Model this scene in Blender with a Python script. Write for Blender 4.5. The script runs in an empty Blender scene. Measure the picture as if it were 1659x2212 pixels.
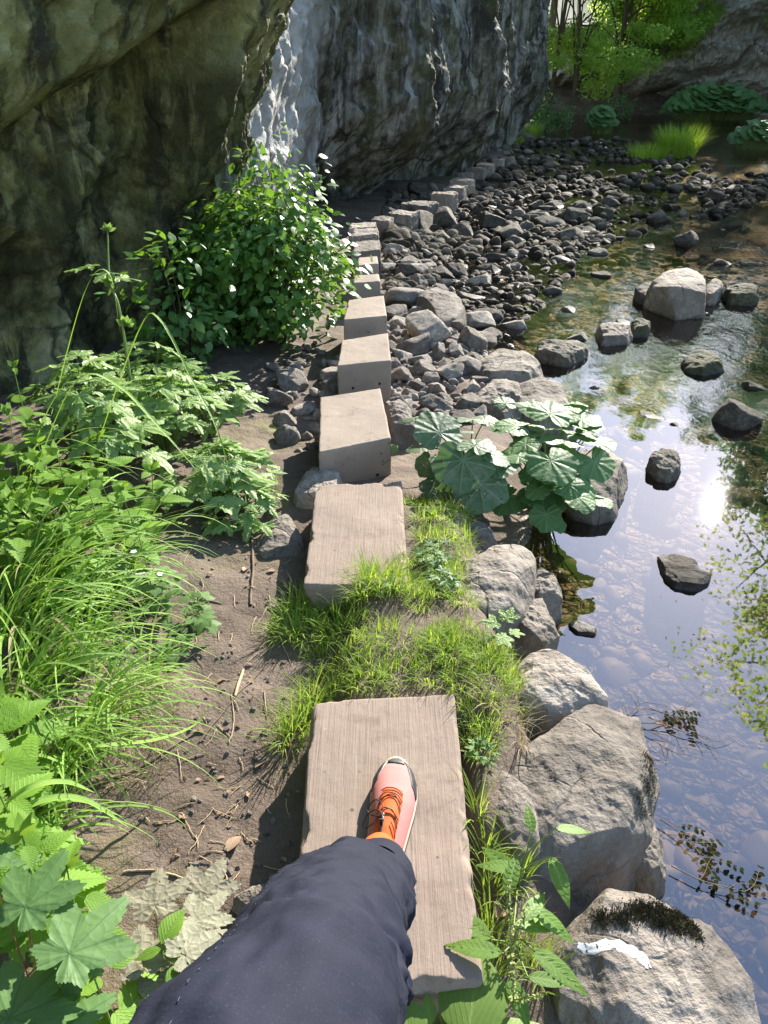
EXPO = 1.6
import bpy, math, random
import numpy as np
from math import radians, sin, cos, pi
from mathutils import Vector, Matrix
random.seed(7)
RNG = np.random.default_rng(11)
SC = bpy.context.scene
COL = SC.collection
EYE = 1.45
PITCH = radians(29.8)
FPX = 1661.6
WATER = -0.38
SUN_AZ, SUN_EL = radians(26.2), radians(26.6)

def ray(x, y):
    a = (x-829.5)/FPX; b = (1106-y)/FPX
    return np.array([a, cos(PITCH)+b*sin(PITCH), -sin(PITCH)+b*cos(PITCH)])
def W(x, y, z=0.0):
    "point of the horizontal plane z seen at photo position x, y"
    d = ray(x, y); t = (z-EYE)/d[2]
    return np.array([d[0]*t, d[1]*t, z])
def WD(x, y, Y):
    "point at ground distance Y seen at photo position x, y"
    d = ray(x, y); t = Y/d[1]
    return np.array([d[0]*t, Y, EYE+d[2]*t])

# ---------- noise
_p = np.random.default_rng(3).permutation(256); _p = np.concatenate([_p, _p, _p])
_g = np.random.default_rng(4).normal(size=(256, 3)); _g /= np.linalg.norm(_g, axis=1)[:, None]
def perlin(P):
    P = np.asarray(P, float); i = np.floor(P).astype(int); f = P-i; i &= 255
    u = f*f*f*(f*(f*6-15)+10); out = 0
    for dx in (0, 1):
        for dy in (0, 1):
            for dz in (0, 1):
                h = _p[_p[_p[(i[:, 0]+dx) & 255]+((i[:, 1]+dy) & 255)]+((i[:, 2]+dz) & 255)]
                g = _g[h]; d = f-np.array([dx, dy, dz])
                w = (u[:, 0] if dx else 1-u[:, 0])*(u[:, 1] if dy else 1-u[:, 1])*(u[:, 2] if dz else 1-u[:, 2])
                out = out+w*(g*d).sum(1)
    return out*1.5
def fbm(P, sc=1.0, octv=4, ridge=False, off=0.0):
    P = np.asarray(P, float)*sc+off; a = 1.0; s = 0.0; tot = 0
    for k in range(octv):
        n = perlin(P)
        if ridge: n = 1-2*np.abs(n)*1.3
        s = s+a*n; tot += a; a *= 0.5; P = P*2.03+17.3
    return s/tot

# ---------- meshes
def mesh(name, V, faces, mat, parent=None, uv=None, smooth=True, rnd=None, flatdata=False):
    V = np.asarray(V, np.float32)
    me = bpy.data.meshes.new(name)
    F = np.asarray(faces) if not isinstance(faces, list) else None
    if F is not None and F.ndim == 2:
        k = F.shape[1]; n = len(F)
        me.vertices.add(len(V)); me.vertices.foreach_set('co', V.ravel())
        me.loops.add(n*k); me.loops.foreach_set('vertex_index', F.ravel().astype(np.int32))
        me.polygons.add(n)
        me.polygons.foreach_set('loop_start', np.arange(0, n*k, k, dtype=np.int32))
        me.update(calc_edges=True)
    else:
        me.from_pydata([tuple(map(float, v)) for v in V], [], faces)
        me.update()
    li = np.empty(len(me.loops), np.int32); me.loops.foreach_get('vertex_index', li)
    if uv is not None:
        ul = me.uv_layers.new(name='UVMap'); ul.data.foreach_set('uv', np.asarray(uv, np.float32)[li].ravel())
    if rnd is not None:
        at = me.attributes.new('rnd', 'FLOAT', 'POINT'); at.data.foreach_set('value', np.asarray(rnd, np.float32))
    me.polygons.foreach_set('use_smooth', np.full(len(me.polygons), smooth))
    me.validate(verbose=False)
    if mat is not None:
        me.materials.append(mat)
    o = bpy.data.objects.new(name, me); COL.objects.link(o)
    if parent is not None: o.parent = parent
    return o
def empty(name, loc=(0, 0, 0)):
    o = bpy.data.objects.new(name, None); o.empty_display_size = 0.1
    o.location = tuple(map(float, loc)); COL.objects.link(o); return o
def tag(o, label=None, cat=None, group=None, kind=None):
    if label: o['label'] = label
    if cat: o['category'] = cat
    if group: o['group'] = group
    if kind: o['kind'] = kind
    return o
def grid_faces(n, m, wrap=False):
    "n rows, m columns"
    i = np.arange(n-1)[:, None]; j = np.arange(m if wrap else m-1)[None, :]; j2 = (j+1) % m
    return np.stack([i*m+j, i*m+j2, (i+1)*m+j2, (i+1)*m+j], -1).reshape(-1, 4)
class Bag:
    "collects quads with uv and rnd"
    def __init__(s): s.V = []; s.F = []; s.U = []; s.R = []; s.n = 0
    def add(s, V, F, U=None, r=0.5):
        V = np.asarray(V); s.V.append(V); s.F.append(np.asarray(F)+s.n)
        s.U.append(np.zeros((len(V), 2)) if U is None else np.asarray(U))
        s.R.append(np.full(len(V), r) if np.isscalar(r) else r); s.n += len(V)
    def build(s, name, mat, parent=None, origin=(0, 0, 0), smooth=True):
        V = np.concatenate(s.V)-np.asarray(origin, float)
        return mesh(name, V, np.concatenate(s.F), mat, parent, np.concatenate(s.U), smooth, np.concatenate(s.R))
def tube(P, R, k=6):
    P = np.asarray(P, float); n = len(P); R = np.full(n, R) if np.isscalar(R) else np.asarray(R)
    T = np.gradient(P, axis=0); T /= np.linalg.norm(T, axis=1)[:, None]+1e-9
    up = np.array([0.31, 0.17, 0.94]); A = np.cross(T, up); A /= np.linalg.norm(A, axis=1)[:, None]+1e-9
    B = np.cross(T, A); a = np.arange(k)*2*pi/k
    V = P[:, None]+R[:, None, None]*(A[:, None]*np.cos(a)[None, :, None]+B[:, None]*np.sin(a)[None, :, None])
    U = np.stack(np.broadcast_arrays(np.linspace(0, 1, n)[:, None], (a/(2*pi))[None, :]), -1)
    return V.reshape(-1, 3), grid_faces(n, k, True), U.reshape(-1, 2)
def smoothpath(P, n):
    P = np.asarray(P, float); m = len(P); t = np.linspace(0, m-1, n); out = np.zeros((n, P.shape[1]))
    Q = np.vstack([2*P[0]-P[1], P, 2*P[-1]-P[-2]])
    for q, tt in enumerate(t):
        i = min(int(tt), m-2); f = tt-i; a, b, c, d = Q[i], Q[i+1], Q[i+2], Q[i+3]
        out[q] = 0.5*(2*b+(c-a)*f+(2*a-5*b+4*c-d)*f*f+(3*b-a-3*c+d)*f**3)
    return out

# ---------- materials
class NT:
    def __init__(s, name):
        s.m = bpy.data.materials.new(name); s.m.use_nodes = True; s.t = s.m.node_tree
        s.t.nodes.clear(); s.out = s.n('ShaderNodeOutputMaterial')
    def n(s, typ, **kw):
        x = s.t.nodes.new(typ)
        for k, v in kw.items(): setattr(x, k, v)
        return x
    def put(s, sock, v):
        if v is None: return
        if isinstance(v, bpy.types.NodeSocket): s.t.links.new(v, sock)
        elif isinstance(v, (tuple, list)) and len(v) == 3 and sock.type == 'RGBA': sock.default_value = (*v, 1)
        else: sock.default_value = v
    def coord(s, k='Object'): return s.n('ShaderNodeTexCoord').outputs[k]
    def pos(s): return s.n('ShaderNodeNewGeometry').outputs['Position']
    def mapping(s, v, scale=(1, 1, 1), rot=(0, 0, 0), loc=(0, 0, 0)):
        x = s.n('ShaderNodeMapping'); s.put(x.inputs['Vector'], v); x.inputs['Scale'].default_value = scale
        x.inputs['Rotation'].default_value = rot; x.inputs['Location'].default_value = loc; return x.outputs[0]
    def noise(s, v, sc, det=5, rough=0.6, dist=0.0, out='Fac'):
        x = s.n('ShaderNodeTexNoise'); s.put(x.inputs['Vector'], v); x.inputs['Scale'].default_value = sc
        x.inputs['Detail'].default_value = det; x.inputs['Roughness'].default_value = rough; x.inputs['Distortion'].default_value = dist
        return x.outputs[out]
    def voro(s, v, sc, feature='F1', out='Distance', rand=1.0):
        x = s.n('ShaderNodeTexVoronoi', feature=feature); s.put(x.inputs['Vector'], v); x.inputs['Scale'].default_value = sc
        x.inputs['Randomness'].default_value = rand
        return x.outputs[out]
    def math(s, op, a, b=None, c=None, clamp=False):
        x = s.n('ShaderNodeMath', operation=op, use_clamp=clamp); s.put(x.inputs[0], a)
        if b is not None: s.put(x.inputs[1], b)
        if c is not None: s.put(x.inputs[2], c)
        return x.outputs[0]
    def ramp(s, f, stops):
        x = s.n('ShaderNodeValToRGB'); s.put(x.inputs[0], f); e = x.color_ramp.elements
        while len(e) < len(stops): e.new(0.5)
        for i, (p, c) in enumerate(stops):
            e[i].position = p; e[i].color = (*(c if isinstance(c, (tuple, list)) else (c, c, c)), 1)
        return x.outputs[0]
    def rng(s, f, a, b, c=0.0, d=1.0):
        x = s.n('ShaderNodeMapRange'); s.put(x.inputs[0], f)
        for i, v in enumerate((a, b, c, d)): x.inputs[i+1].default_value = v
        return x.outputs[0]
    def mix(s, f, a, b, mode='MIX'):
        x = s.n('ShaderNodeMix', data_type='RGBA', blend_type=mode); s.put(x.inputs[0], f); s.put(x.inputs[6], a); s.put(x.inputs[7], b)
        return x.outputs[2]
    def bump(s, h, st, dist=0.01, nrm=None):
        x = s.n('ShaderNodeBump'); s.put(x.inputs['Height'], h); x.inputs['Strength'].default_value = st; x.inputs['Distance'].default_value = dist
        if nrm is not None: s.put(x.inputs['Normal'], nrm)
        return x.outputs[0]
    def attr(s, name):
        x = s.n('ShaderNodeAttribute'); x.attribute_name = name; return x.outputs['Fac']
    def bsdf(s, col, rough=0.8, nrm=None, spec=0.5, **kw):
        x = s.n('ShaderNodeBsdfPrincipled'); s.put(x.inputs['Base Color'], col); s.put(x.inputs['Roughness'], rough)
        s.put(x.inputs['Normal'], nrm); x.inputs['Specular IOR Level'].default_value = spec
        for k, v in kw.items(): s.put(x.inputs[k.replace('_', ' ')], v)
        return x.outputs[0]
    def done(s, sh): s.put(s.out.inputs['Surface'], sh); return s.m
    def mixs(s, f, a, b):
        x = s.n('ShaderNodeMixShader'); s.put(x.inputs[0], f); s.put(x.inputs[1], a); s.put(x.inputs[2], b); return x.outputs[0]

def mat_rock(name, c1, c2, c3, scale=1.0, moss=0.0, mosscol=(0.095, 0.078, 0.028), wet=True, bump=1.0, jitter=0.25):
    t = NT(name); co = t.coord(); oi = t.n('ShaderNodeObjectInfo').outputs['Random']
    vm = t.n('ShaderNodeVectorMath', operation='ADD'); t.put(vm.inputs[0], co)
    cx = t.n('ShaderNodeCombineXYZ'); t.put(cx.inputs[0], t.math('MULTIPLY', oi, 37.0)); t.put(cx.inputs[1], t.math('MULTIPLY', oi, 11.0)); t.put(vm.inputs[1], cx.outputs[0])
    v = vm.outputs[0]
    n1 = t.noise(v, 3.2*scale, 8, 0.62, 0.4); n2 = t.noise(v, 16*scale, 6, 0.7); n3 = t.noise(v, 70*scale, 4, 0.7)
    c = t.ramp(n1, [(0.30, c1), (0.5, c2), (0.72, c3)])
    c = t.mix(t.rng(n2, 0.35, 0.72), t.mix(0.45, c, tuple(q*.6 for q in c1), 'MIX'), c)
    c = t.mix(t.rng(n3, 0.58, 0.75, 0, 0.45), c, tuple(min(.6, q*1.55) for q in c3))
    c = t.mix(t.rng(n3, 0.42, 0.25, 0, 0.5), c, tuple(q*.45 for q in c1))
    wv = t.mix(0.12, v, t.noise(v, 4*scale, 3, 0.6, out='Color'))
    bl = t.noise(v, 1.15*scale, 6, 0.7, 0.8); c = t.mix(t.rng(bl, .52, .64, 0, .6), c, tuple(q*1.25 for q in c3)); c = t.mix(t.rng(bl, .47, .36, 0, .6), c, tuple(q*.75 for q in c1))
    cr = t.voro(wv, 4.5*scale, 'DISTANCE_TO_EDGE')
    crm = t.math('MULTIPLY', t.rng(cr, 0.0, 0.022, 1.0, 0.0), t.rng(n1, 0.45, 0.6))
    c = t.mix(t.math('MULTIPLY', crm, 0.6), c, (0.05, 0.04, 0.03))
    hs = t.n('ShaderNodeHueSaturation'); t.put(hs.inputs['Color'], c); t.put(hs.inputs['Value'], t.rng(oi, 0, 1, 1-jitter, 1+jitter)); c = hs.outputs[0]
    if moss > 0:
        sx = t.n('ShaderNodeSeparateXYZ'); t.put(sx.inputs[0], t.n('ShaderNodeNewGeometry').outputs['Normal'])
        mk = t.math('MULTIPLY', t.rng(t.noise(v, 2.6*scale, 6, 0.75), 0.70-moss*0.22, 0.78-moss*0.22), t.rng(sx.outputs[2], -0.3, 0.5))
        mc = t.mix(n3, tuple(q*0.5 for q in mosscol), tuple(q*1.6 for q in mosscol))
        c = t.mix(mk, c, mc)
    rough = 0.85
    if wet:
        ps = t.n('ShaderNodeSeparateXYZ'); t.put(ps.inputs[0], t.pos())
        h = t.math('ADD', ps.outputs[2], t.math('MULTIPLY', n2, 0.05))
        wm = t.rng(h, WATER+0.02, WATER+0.055, 1.0, 0.0)
        c = t.mix(wm, c, t.mix(1.0, c, (0.30, 0.27, 0.22), 'MULTIPLY'))
        rough = t.math('SUBTRACT', 0.85, t.math('MULTIPLY', wm, 0.55))
    hh = t.math('ADD', t.math('MULTIPLY', n1, 0.6), t.math('ADD', t.math('MULTIPLY', n2, 0.35), t.math('MULTIPLY', n3, 0.10)))
    hh = t.math('SUBTRACT', hh, t.math('MULTIPLY', crm, 0.12))
    return t.done(t.bsdf(c, rough, t.bump(hh, 0.9*bump, 0.05/scale), 0.4))

M = {}
M['limestone'] = mat_rock('limestone', (0.12, 0.100, 0.080), (0.235, 0.20, 0.163), (0.34, 0.298, 0.25))
M['limestone_mossy'] = mat_rock('limestone_mossy', (0.13, 0.11, 0.085), (0.23, 0.195, 0.155), (0.32, 0.28, 0.23), moss=0.5)
M['rubble'] = mat_rock('rubble_rock', (0.18, 0.153, 0.124), (0.34, 0.295, 0.245), (0.48, 0.425, 0.36), scale=2.2, jitter=0.35)
M['river_rock'] = mat_rock('river_rock', (0.045, 0.038, 0.028), (0.10, 0.085, 0.062), (0.19, 0.165, 0.13), scale=2.0, moss=0.40, mosscol=(0.075, 0.08, 0.018), jitter=0.45)
M['wet_rock'] = mat_rock('wet_rock', (0.02, 0.015, 0.011), (0.05, 0.04, 0.028), (0.09, 0.07, 0.05), scale=2.5, wet=True)
M['moss_rock'] = mat_rock('moss_rock', (0.04, 0.035, 0.02), (0.08, 0.07, 0.04), (0.12, 0.1, 0.07), scale=2.5, moss=1.3, mosscol=(0.04, 0.042, 0.012))
# ---------- camera, light, sky
cam = bpy.data.cameras.new('camera'); co = bpy.data.objects.new('camera', cam); COL.objects.link(co)
co.location = (0, 0, EYE); co.rotation_euler = (pi/2-PITCH, 0, 0)
cam.sensor_fit = 'VERTICAL'; cam.sensor_height = 24; cam.lens = 24*FPX/2212; cam.clip_end = 400; cam.clip_start = 0.02
SC.camera = co
sd = Vector((sin(SUN_AZ)*cos(SUN_EL), cos(SUN_AZ)*cos(SUN_EL), sin(SUN_EL)))
sl = bpy.data.lights.new('sun', 'SUN'); sl.energy = 5.0; sl.angle = radians(0.53); sl.color = (1.0, 0.93, 0.83)
so = bpy.data.objects.new('sun', sl); COL.objects.link(so); so.rotation_euler = sd.to_track_quat('Z', 'Y').to_euler()
w = bpy.data.worlds.new('World'); SC.world = w; w.use_nodes = True; nt = w.node_tree
sk = nt.nodes.new('ShaderNodeTexSky'); sk.sky_type = 'NISHITA'; sk.sun_disc = False
sk.sun_elevation = SUN_EL; sk.sun_rotation = SUN_AZ; sk.dust_density = 0.25; sk.air_density = 1.0
bg = nt.nodes['Background']; nt.links.new(sk.outputs[0], bg.inputs[0]); bg.inputs[1].default_value = 0.15
vs = SC.view_settings; vs.view_transform = 'Standard'; vs.look = 'None'; vs.exposure = EXPO; vs.gamma = 1; vs.use_curve_mapping = False
SC.render.film_transparent = False
SC.cycles.max_bounces = 7; SC.cycles.transparent_max_bounces = 12; SC.cycles.diffuse_bounces = 3; SC.cycles.glossy_bounces = 3
SC.cycles.caustics_reflective = False; SC.cycles.caustics_refractive = False
SC.cycles.sample_clamp_indirect = 6; SC.cycles.use_denoising = True; SC.cycles.use_adaptive_sampling = True

# ---------- terrain
SHORE = [(1660, 2700), (1560, 2300), (1430, 1990), (1350, 1760), (1300, 1600), (1180, 1400), (1175, 1220), (1225, 1050), (1190, 900), (1130, 800),
         (1080, 740), (1000, 690), (930, 600), (880, 520), (860, 470), (960, 420), (1060, 360), (1150, 300), (1180, 270)]
_s = np.array([W(x, y, WATER)[:2] for x, y in SHORE]); _o = np.argsort(_s[:, 1]); _s = _s[_o]
def shore(y): return np.interp(y, _s[:, 1], _s[:, 0])
BASE = [(-3.2, -3.0), (-2.9, 0.5), (-2.5, 2.5), (-2.15, 4.2), (-1.75, 5.3), (-1.3, 6.0), (-1.2, 6.8), (-1.08, 8.3), (-0.98, 9.8), (-0.5, 11.0), (0.3, 12.4), (1.0, 14.2), (1.75, 16.5), (2.6, 19.6), (3.6, 23.5), (4.05, 25.8), (3.9, 27.5), (2.5, 29.5), (0, 31)]
BASEs = smoothpath(BASE, 700)
def cliffx(y):
    return np.interp(y, [-3, .5, 2.5, 4.2, 6, 8.3, 11.3, 16.5, 23.5, 26, 27, 28], [-3.2, -2.9, -2.5, -2.15, -1.3, -1, .1, 1.75, 3.6, 4, 3.4, -3])
def sst(x, a, b):
    t = np.clip((x-a)/(b-a), 0, 1); return t*t*(3-2*t)
def height(x, y):
    x = np.asarray(x, float); y = np.asarray(y, float)
    d = x-shore(y)                                   # >0 in the river
    P = np.stack([x, y, 0*x], 1)
    land = -0.135-0.10*sst(y, 2.6, 4.2)-0.05*sst(y, 6, 9)
    lft = sst(-x, 0.45, 1.6)*(0.10*sst(-y, -3.8, -1.0)+0.06)
    n = fbm(P, 1.3, 4)*0.05+fbm(P, 7, 4, off=5)*0.02+fbm(P, 22, 3, off=9)*0.008
    land = land+lft+n
    sod = sst(x, -0.20, -0.05)*(1-sst(x, 0.30, 0.45))*sst(y, 1.44, 1.53)*(1-sst(y, 2.6, 2.85))
    sod = np.maximum(sod, sst(x, 0.17, 0.24)*(1-sst(x, 0.34, 0.5))*sst(y, 0.9, 1.3)*(1-sst(y, 2.6, 2.85))*0.8)
    land = land+sod*(0.105+0.25*n)
    bed = WATER-0.07-0.10*sst(d, 0.1, 0.8)-0.18*sst(d, 0.7, 2.2)*(1-sst(y, 5, 9))-0.04*sst(d, 2, 5)
    bed = bed+fbm(P, 2.2, 3, off=3)*0.04+fbm(P, 9, 3, off=7)*0.022
    e = sst(d, -0.42, 0.05)*(1-sst(y, 6, 8))+sst(d, -0.3, 0.3)*sst(y, 6, 8)
    h = land*(1-e)+bed*e
    # right bank and the end of the valley
    rb = sst(x, 10.5+0.28*np.clip(y-14, 0, 40), 15.5+0.28*np.clip(y-14, 0, 40))*2.2+np.clip(x-15-0.28*np.clip(y-14, 0, 40), 0, 60)*0.34
    fe = sst(y, 41+0*x, 47)*2.0+np.clip(y-46, 0, 80)*0.30
    gap = 1-0.75*np.exp(-((np.degrees(np.arctan2(x, y))-26)/7.0)**2)
    h = h+np.maximum(rb, fe)*gap*(1+0.25*fbm(P, 0.12, 3))
    return h
def nonuni(segs):
    out = []
    for a, b, s in segs: out += list(np.arange(a, b, s))
    out.append(segs[-1][1]); return np.array(out)
gx = nonuni([(-40, -8, 4), (-8, -3, 0.5), (-3, -1.5, 0.06), (-1.5, 2.2, 0.022), (2.2, 5, 0.05), (5, 12, 0.14), (12, 24, 0.5), (24, 120, 4)])
gy = nonuni([(-12, -2, 1.0), (-2, 0.3, 0.1), (0.3, 4.5, 0.022), (4.5, 9, 0.045), (9, 20, 0.1), (20, 48, 0.3), (48, 160, 3)])
X, Y = np.meshgrid(gx, gy); Z = height(X.ravel(), Y.ravel()); _ZG = Z.reshape(X.shape)
def hfast(x, y):
    i = min(max(int(np.searchsorted(gx, x))-1, 0), len(gx)-2); j = min(max(int(np.searchsorted(gy, y))-1, 0), len(gy)-2)
    a = (x-gx[i])/(gx[i+1]-gx[i]); b = (y-gy[j])/(gy[j+1]-gy[j])
    return float((_ZG[j, i]*(1-a)+_ZG[j, i+1]*a)*(1-b)+(_ZG[j+1, i]*(1-a)+_ZG[j+1, i+1]*a)*b)

t = NT('mud_and_riverbed'); p = t.pos(); sx = t.n('ShaderNodeSeparateXYZ'); t.put(sx.inputs[0], p)
n1 = t.noise(p, 2.2, 7, 0.65); n2 = t.noise(p, 18, 6, 0.7); n3 = t.noise(p, 85, 4, 0.7)
mud = t.ramp(n1, [(0.3, (0.075, 0.053, 0.038)), (0.52, (0.135, 0.100, 0.075)), (0.72, (0.205, 0.158, 0.122))])
mud = t.mix(t.rng(n2, 0.55, 0.75, 0, 0.6), mud, (0.055, 0.04, 0.028))
mud = t.mix(t.rng(n3, 0.62, 0.72, 0, 0.6), mud, (0.30, 0.26, 0.20))
mossm = t.math('MULTIPLY', t.rng(t.noise(t.mapping(p, loc=(3, 1, 0)), 1.6, 5, 0.7), 0.53, 0.62), t.rng(n3, 0.4, 0.6))
mud = t.mix(t.math('MULTIPLY', mossm, 0.55), mud, (0.13, 0.12, 0.03))
wv = t.mix(0.06, p, t.noise(p, 6, 3, 0.6, out='Color'))
v1 = t.voro(wv, 11, 'DISTANCE_TO_EDGE'); vc = t.voro(wv, 11, 'F1', 'Color'); sc_ = t.n('ShaderNodeSeparateColor'); t.put(sc_.inputs[0], vc)
v2 = t.voro(wv, 34, 'DISTANCE_TO_EDGE'); vd = t.voro(wv, 34, 'F1', 'Color'); sd_ = t.n('ShaderNodeSeparateColor'); t.put(sd_.inputs[0], vd)
cob = t.mix(sc_.outputs[0], (0.10, 0.075, 0.045), (0.40, 0.30, 0.19))
cob = t.mix(t.rng(v1, 0, 0.05, 1, 0), cob, t.mix(sd_.outputs[0], (0.02, 0.014, 0.008), (0.12, 0.085, 0.05)))
cob = t.mix(t.rng(n1, 0.45, 0.65, 0, 0.55), cob, (0.05, 0.042, 0.012))
hz = t.math('ADD', sx.outputs[2], t.math('MULTIPLY', n2, 0.03))
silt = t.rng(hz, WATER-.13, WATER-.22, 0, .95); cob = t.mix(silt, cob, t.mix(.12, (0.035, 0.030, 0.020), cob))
wet = t.rng(hz, WATER+0.0, WATER+0.10, 1, 0)
hl = t.rng(sx.outputs[2], 0.7, 1.6)
leafm = t.mix(n2, (0.03, 0.05, 0.012), (0.07, 0.10, 0.03))
c = t.mix(wet, mud, cob); c = t.mix(hl, c, leafm)
hb = t.math('ADD', t.math('MULTIPLY', n2, 0.5), t.math('MULTIPLY', n3, 0.22))
hb2 = t.math('ADD', t.rng(v1, 0, 0.25, 0, 1.6), t.rng(v2, 0, 0.3, 0, 0.5))
hmix = t.n('ShaderNodeMix', data_type='FLOAT'); t.put(hmix.inputs[0], wet); t.put(hmix.inputs[2], hb); t.put(hmix.inputs[3], hb2)
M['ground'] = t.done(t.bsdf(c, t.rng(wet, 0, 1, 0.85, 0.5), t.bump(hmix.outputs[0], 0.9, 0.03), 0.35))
g = mesh('ground', np.stack([X.ravel(), Y.ravel(), Z], 1), grid_faces(len(gy), len(gx)), M['ground']); tag(g, kind='structure')

# ---------- water: a sheet over the bed
t = NT('river_water'); p = t.pos(); sx = t.n('ShaderNodeSeparateXYZ'); t.put(sx.inputs[0], p)
near = t.rng(sx.outputs[1], 3.9, 8.0); rif = t.rng(t.noise(p, 0.55, 3, 0.6), 0.42, 0.62)
rn = t.math('MULTIPLY', near, t.math('ADD', 0.35, rif))
h1 = t.noise(t.mapping(p, scale=(1, 0.55, 1)), 7, 3, 0.55, 0.5); h2 = t.noise(t.mapping(p, scale=(1, 0.5, 1)), 24, 3, 0.6); h0 = t.noise(p, 1.6, 2, 0.5)
hh = t.math('ADD', t.math('MULTIPLY', h0, 0.03), t.math('MULTIPLY', t.math('ADD', t.math('MULTIPLY', h1, 0.55), t.math('MULTIPLY', h2, 0.28)), t.math('ADD', 0.006, t.math('MULTIPLY', rn, 0.75))))
nb = t.bump(hh, 1.0, 0.022)
fr = t.n('ShaderNodeFresnel'); fr.inputs['IOR'].default_value = 1.38; t.put(fr.inputs['Normal'], nb)
gl = t.n('ShaderNodeBsdfGlossy'); gl.inputs['Roughness'].default_value = 0.014; t.put(gl.inputs['Normal'], nb)
tr = t.n('ShaderNodeBsdfTransparent'); tr.inputs[0].default_value = (0.74, 0.65, 0.51, 1)
fac = t.math('ADD', t.math('MULTIPLY', fr.outputs[0], 0.55), 0.155, clamp=True); gl.inputs[0].default_value = (1.0, 0.95, 0.98, 1)
M['water'] = t.done(t.mixs(fac, tr.outputs[0], gl.outputs[0]))
wx = np.linspace(-3, 60, 64); wy = np.linspace(-8, 60, 64); X2, Y2 = np.meshgrid(wx, wy)
o = mesh('water', np.stack([X2.ravel(), Y2.ravel(), 0*X2.ravel()+WATER], 1), grid_faces(64, 64), M['water']); tag(o, kind='structure')

# ---------- cliffs
def cliff_mat(name, cols, streak, pale, green, bd=0.05, dark_tones=0):
    t = NT(name); p = t.pos()
    n1 = t.noise(p, 0.9, 8, 0.65, 0.6); n2 = t.noise(p, 5, 7, 0.7, 0.3); n3 = t.noise(p, 28, 5, 0.75)
    st = t.noise(t.mapping(p, scale=(2.2, 2.2, 0.22)), 2.2, 7, 0.65, 0.3)
    c = t.ramp(n1, [(0.3, cols[0]), (0.5, cols[1]), (0.7, cols[2])])
    c = t.mix(t.math('MULTIPLY', t.rng(st, 0.49, 0.57), streak), c, (0.018, 0.017, 0.014))
    c = t.mix(t.math('MULTIPLY', t.rng(st, 0.47, 0.36), pale), c, (0.50, 0.50, 0.50))
    c = t.mix(t.math('MULTIPLY', t.rng(n2, 0.5, 0.7), 0.6 if bd < .2 else .3), c, (0.05, 0.045, 0.03))
    c = t.mix(t.math('MULTIPLY', t.rng(n2, 0.48, 0.3), 0.4), c, cols[3])
    c = t.mix(t.math('MULTIPLY', t.rng(t.noise(p, 1.7, 5, 0.7), 0.45, 0.6), green), c, (0.125, 0.135, 0.034))
    wv = t.mix(0.25, p, t.noise(p, 1.4, 4, 0.6, out='Color')); ck = t.voro(t.mapping(wv, scale=(1, 1, .6)), 2.3, 'DISTANCE_TO_EDGE')
    ckm = t.math('MULTIPLY', t.rng(ck, 0, 0.035, 1, 0), t.rng(n1, .48, .56)); c = t.mix(t.math('MULTIPLY', ckm, .75), c, (.02, .017, .01))
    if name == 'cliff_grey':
        sy = t.n('ShaderNodeSeparateXYZ'); t.put(sy.inputs[0], p); sunlit_zn = t.math('MULTIPLY', t.rng(sy.outputs[1], 6.0, 6.6), t.rng(sy.outputs[1], 10.2, 8.8))
        c = t.mix(t.math('MULTIPLY', sunlit_zn, t.rng(n2, .35, .6, .35, .9)), c, (.48, .475, .46))  # pale rock tone that also paints in the sunlit strip
    if dark_tones:
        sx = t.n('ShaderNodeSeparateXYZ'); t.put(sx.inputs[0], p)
        hol = t.math('SUBTRACT', t.math('ADD', 0.80, t.math('MULTIPLY', t.math('SUBTRACT', sx.outputs[1], 3.2), 0.34)), sx.outputs[2])  # darker tone below the sloping roof line, broken up by noise
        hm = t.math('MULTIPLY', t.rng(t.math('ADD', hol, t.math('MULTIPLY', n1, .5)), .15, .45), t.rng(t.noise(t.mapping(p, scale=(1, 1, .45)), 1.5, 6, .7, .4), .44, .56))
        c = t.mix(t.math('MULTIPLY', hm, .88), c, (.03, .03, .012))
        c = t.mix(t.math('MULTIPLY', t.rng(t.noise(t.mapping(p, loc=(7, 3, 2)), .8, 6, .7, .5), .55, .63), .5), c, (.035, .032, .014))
    h = t.math('ADD', t.math('MULTIPLY', n2, 0.6), t.math('MULTIPLY', n3, 0.25)); h = t.math('ADD', h, t.math('MULTIPLY', st, 0.4)); h = t.math('SUBTRACT', h, t.math('MULTIPLY', ckm, .3))
    return t.done(t.bsdf(c, 0.85, t.bump(h, 0.9, bd), 0.3))
M['cliff_olive'] = cliff_mat('cliff_olive', [(0.06, 0.056, 0.02), (0.31, 0.30, 0.115), (0.74, 0.72, 0.38), (0.70, 0.68, 0.40)], 0.85, 0.1, 0.5, 0.13, 1)
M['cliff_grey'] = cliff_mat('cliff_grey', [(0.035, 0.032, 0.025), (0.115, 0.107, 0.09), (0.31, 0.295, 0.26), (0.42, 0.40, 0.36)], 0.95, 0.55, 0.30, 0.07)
M['cliff_far'] = cliff_mat('cliff_far', [(0.30, 0.28, 0.24), (0.55, 0.52, 0.47), (0.70, 0.68, 0.63), (0.70, 0.67, 0.62)], 0.3, 0.35, 0.2, 0.25)

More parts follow.
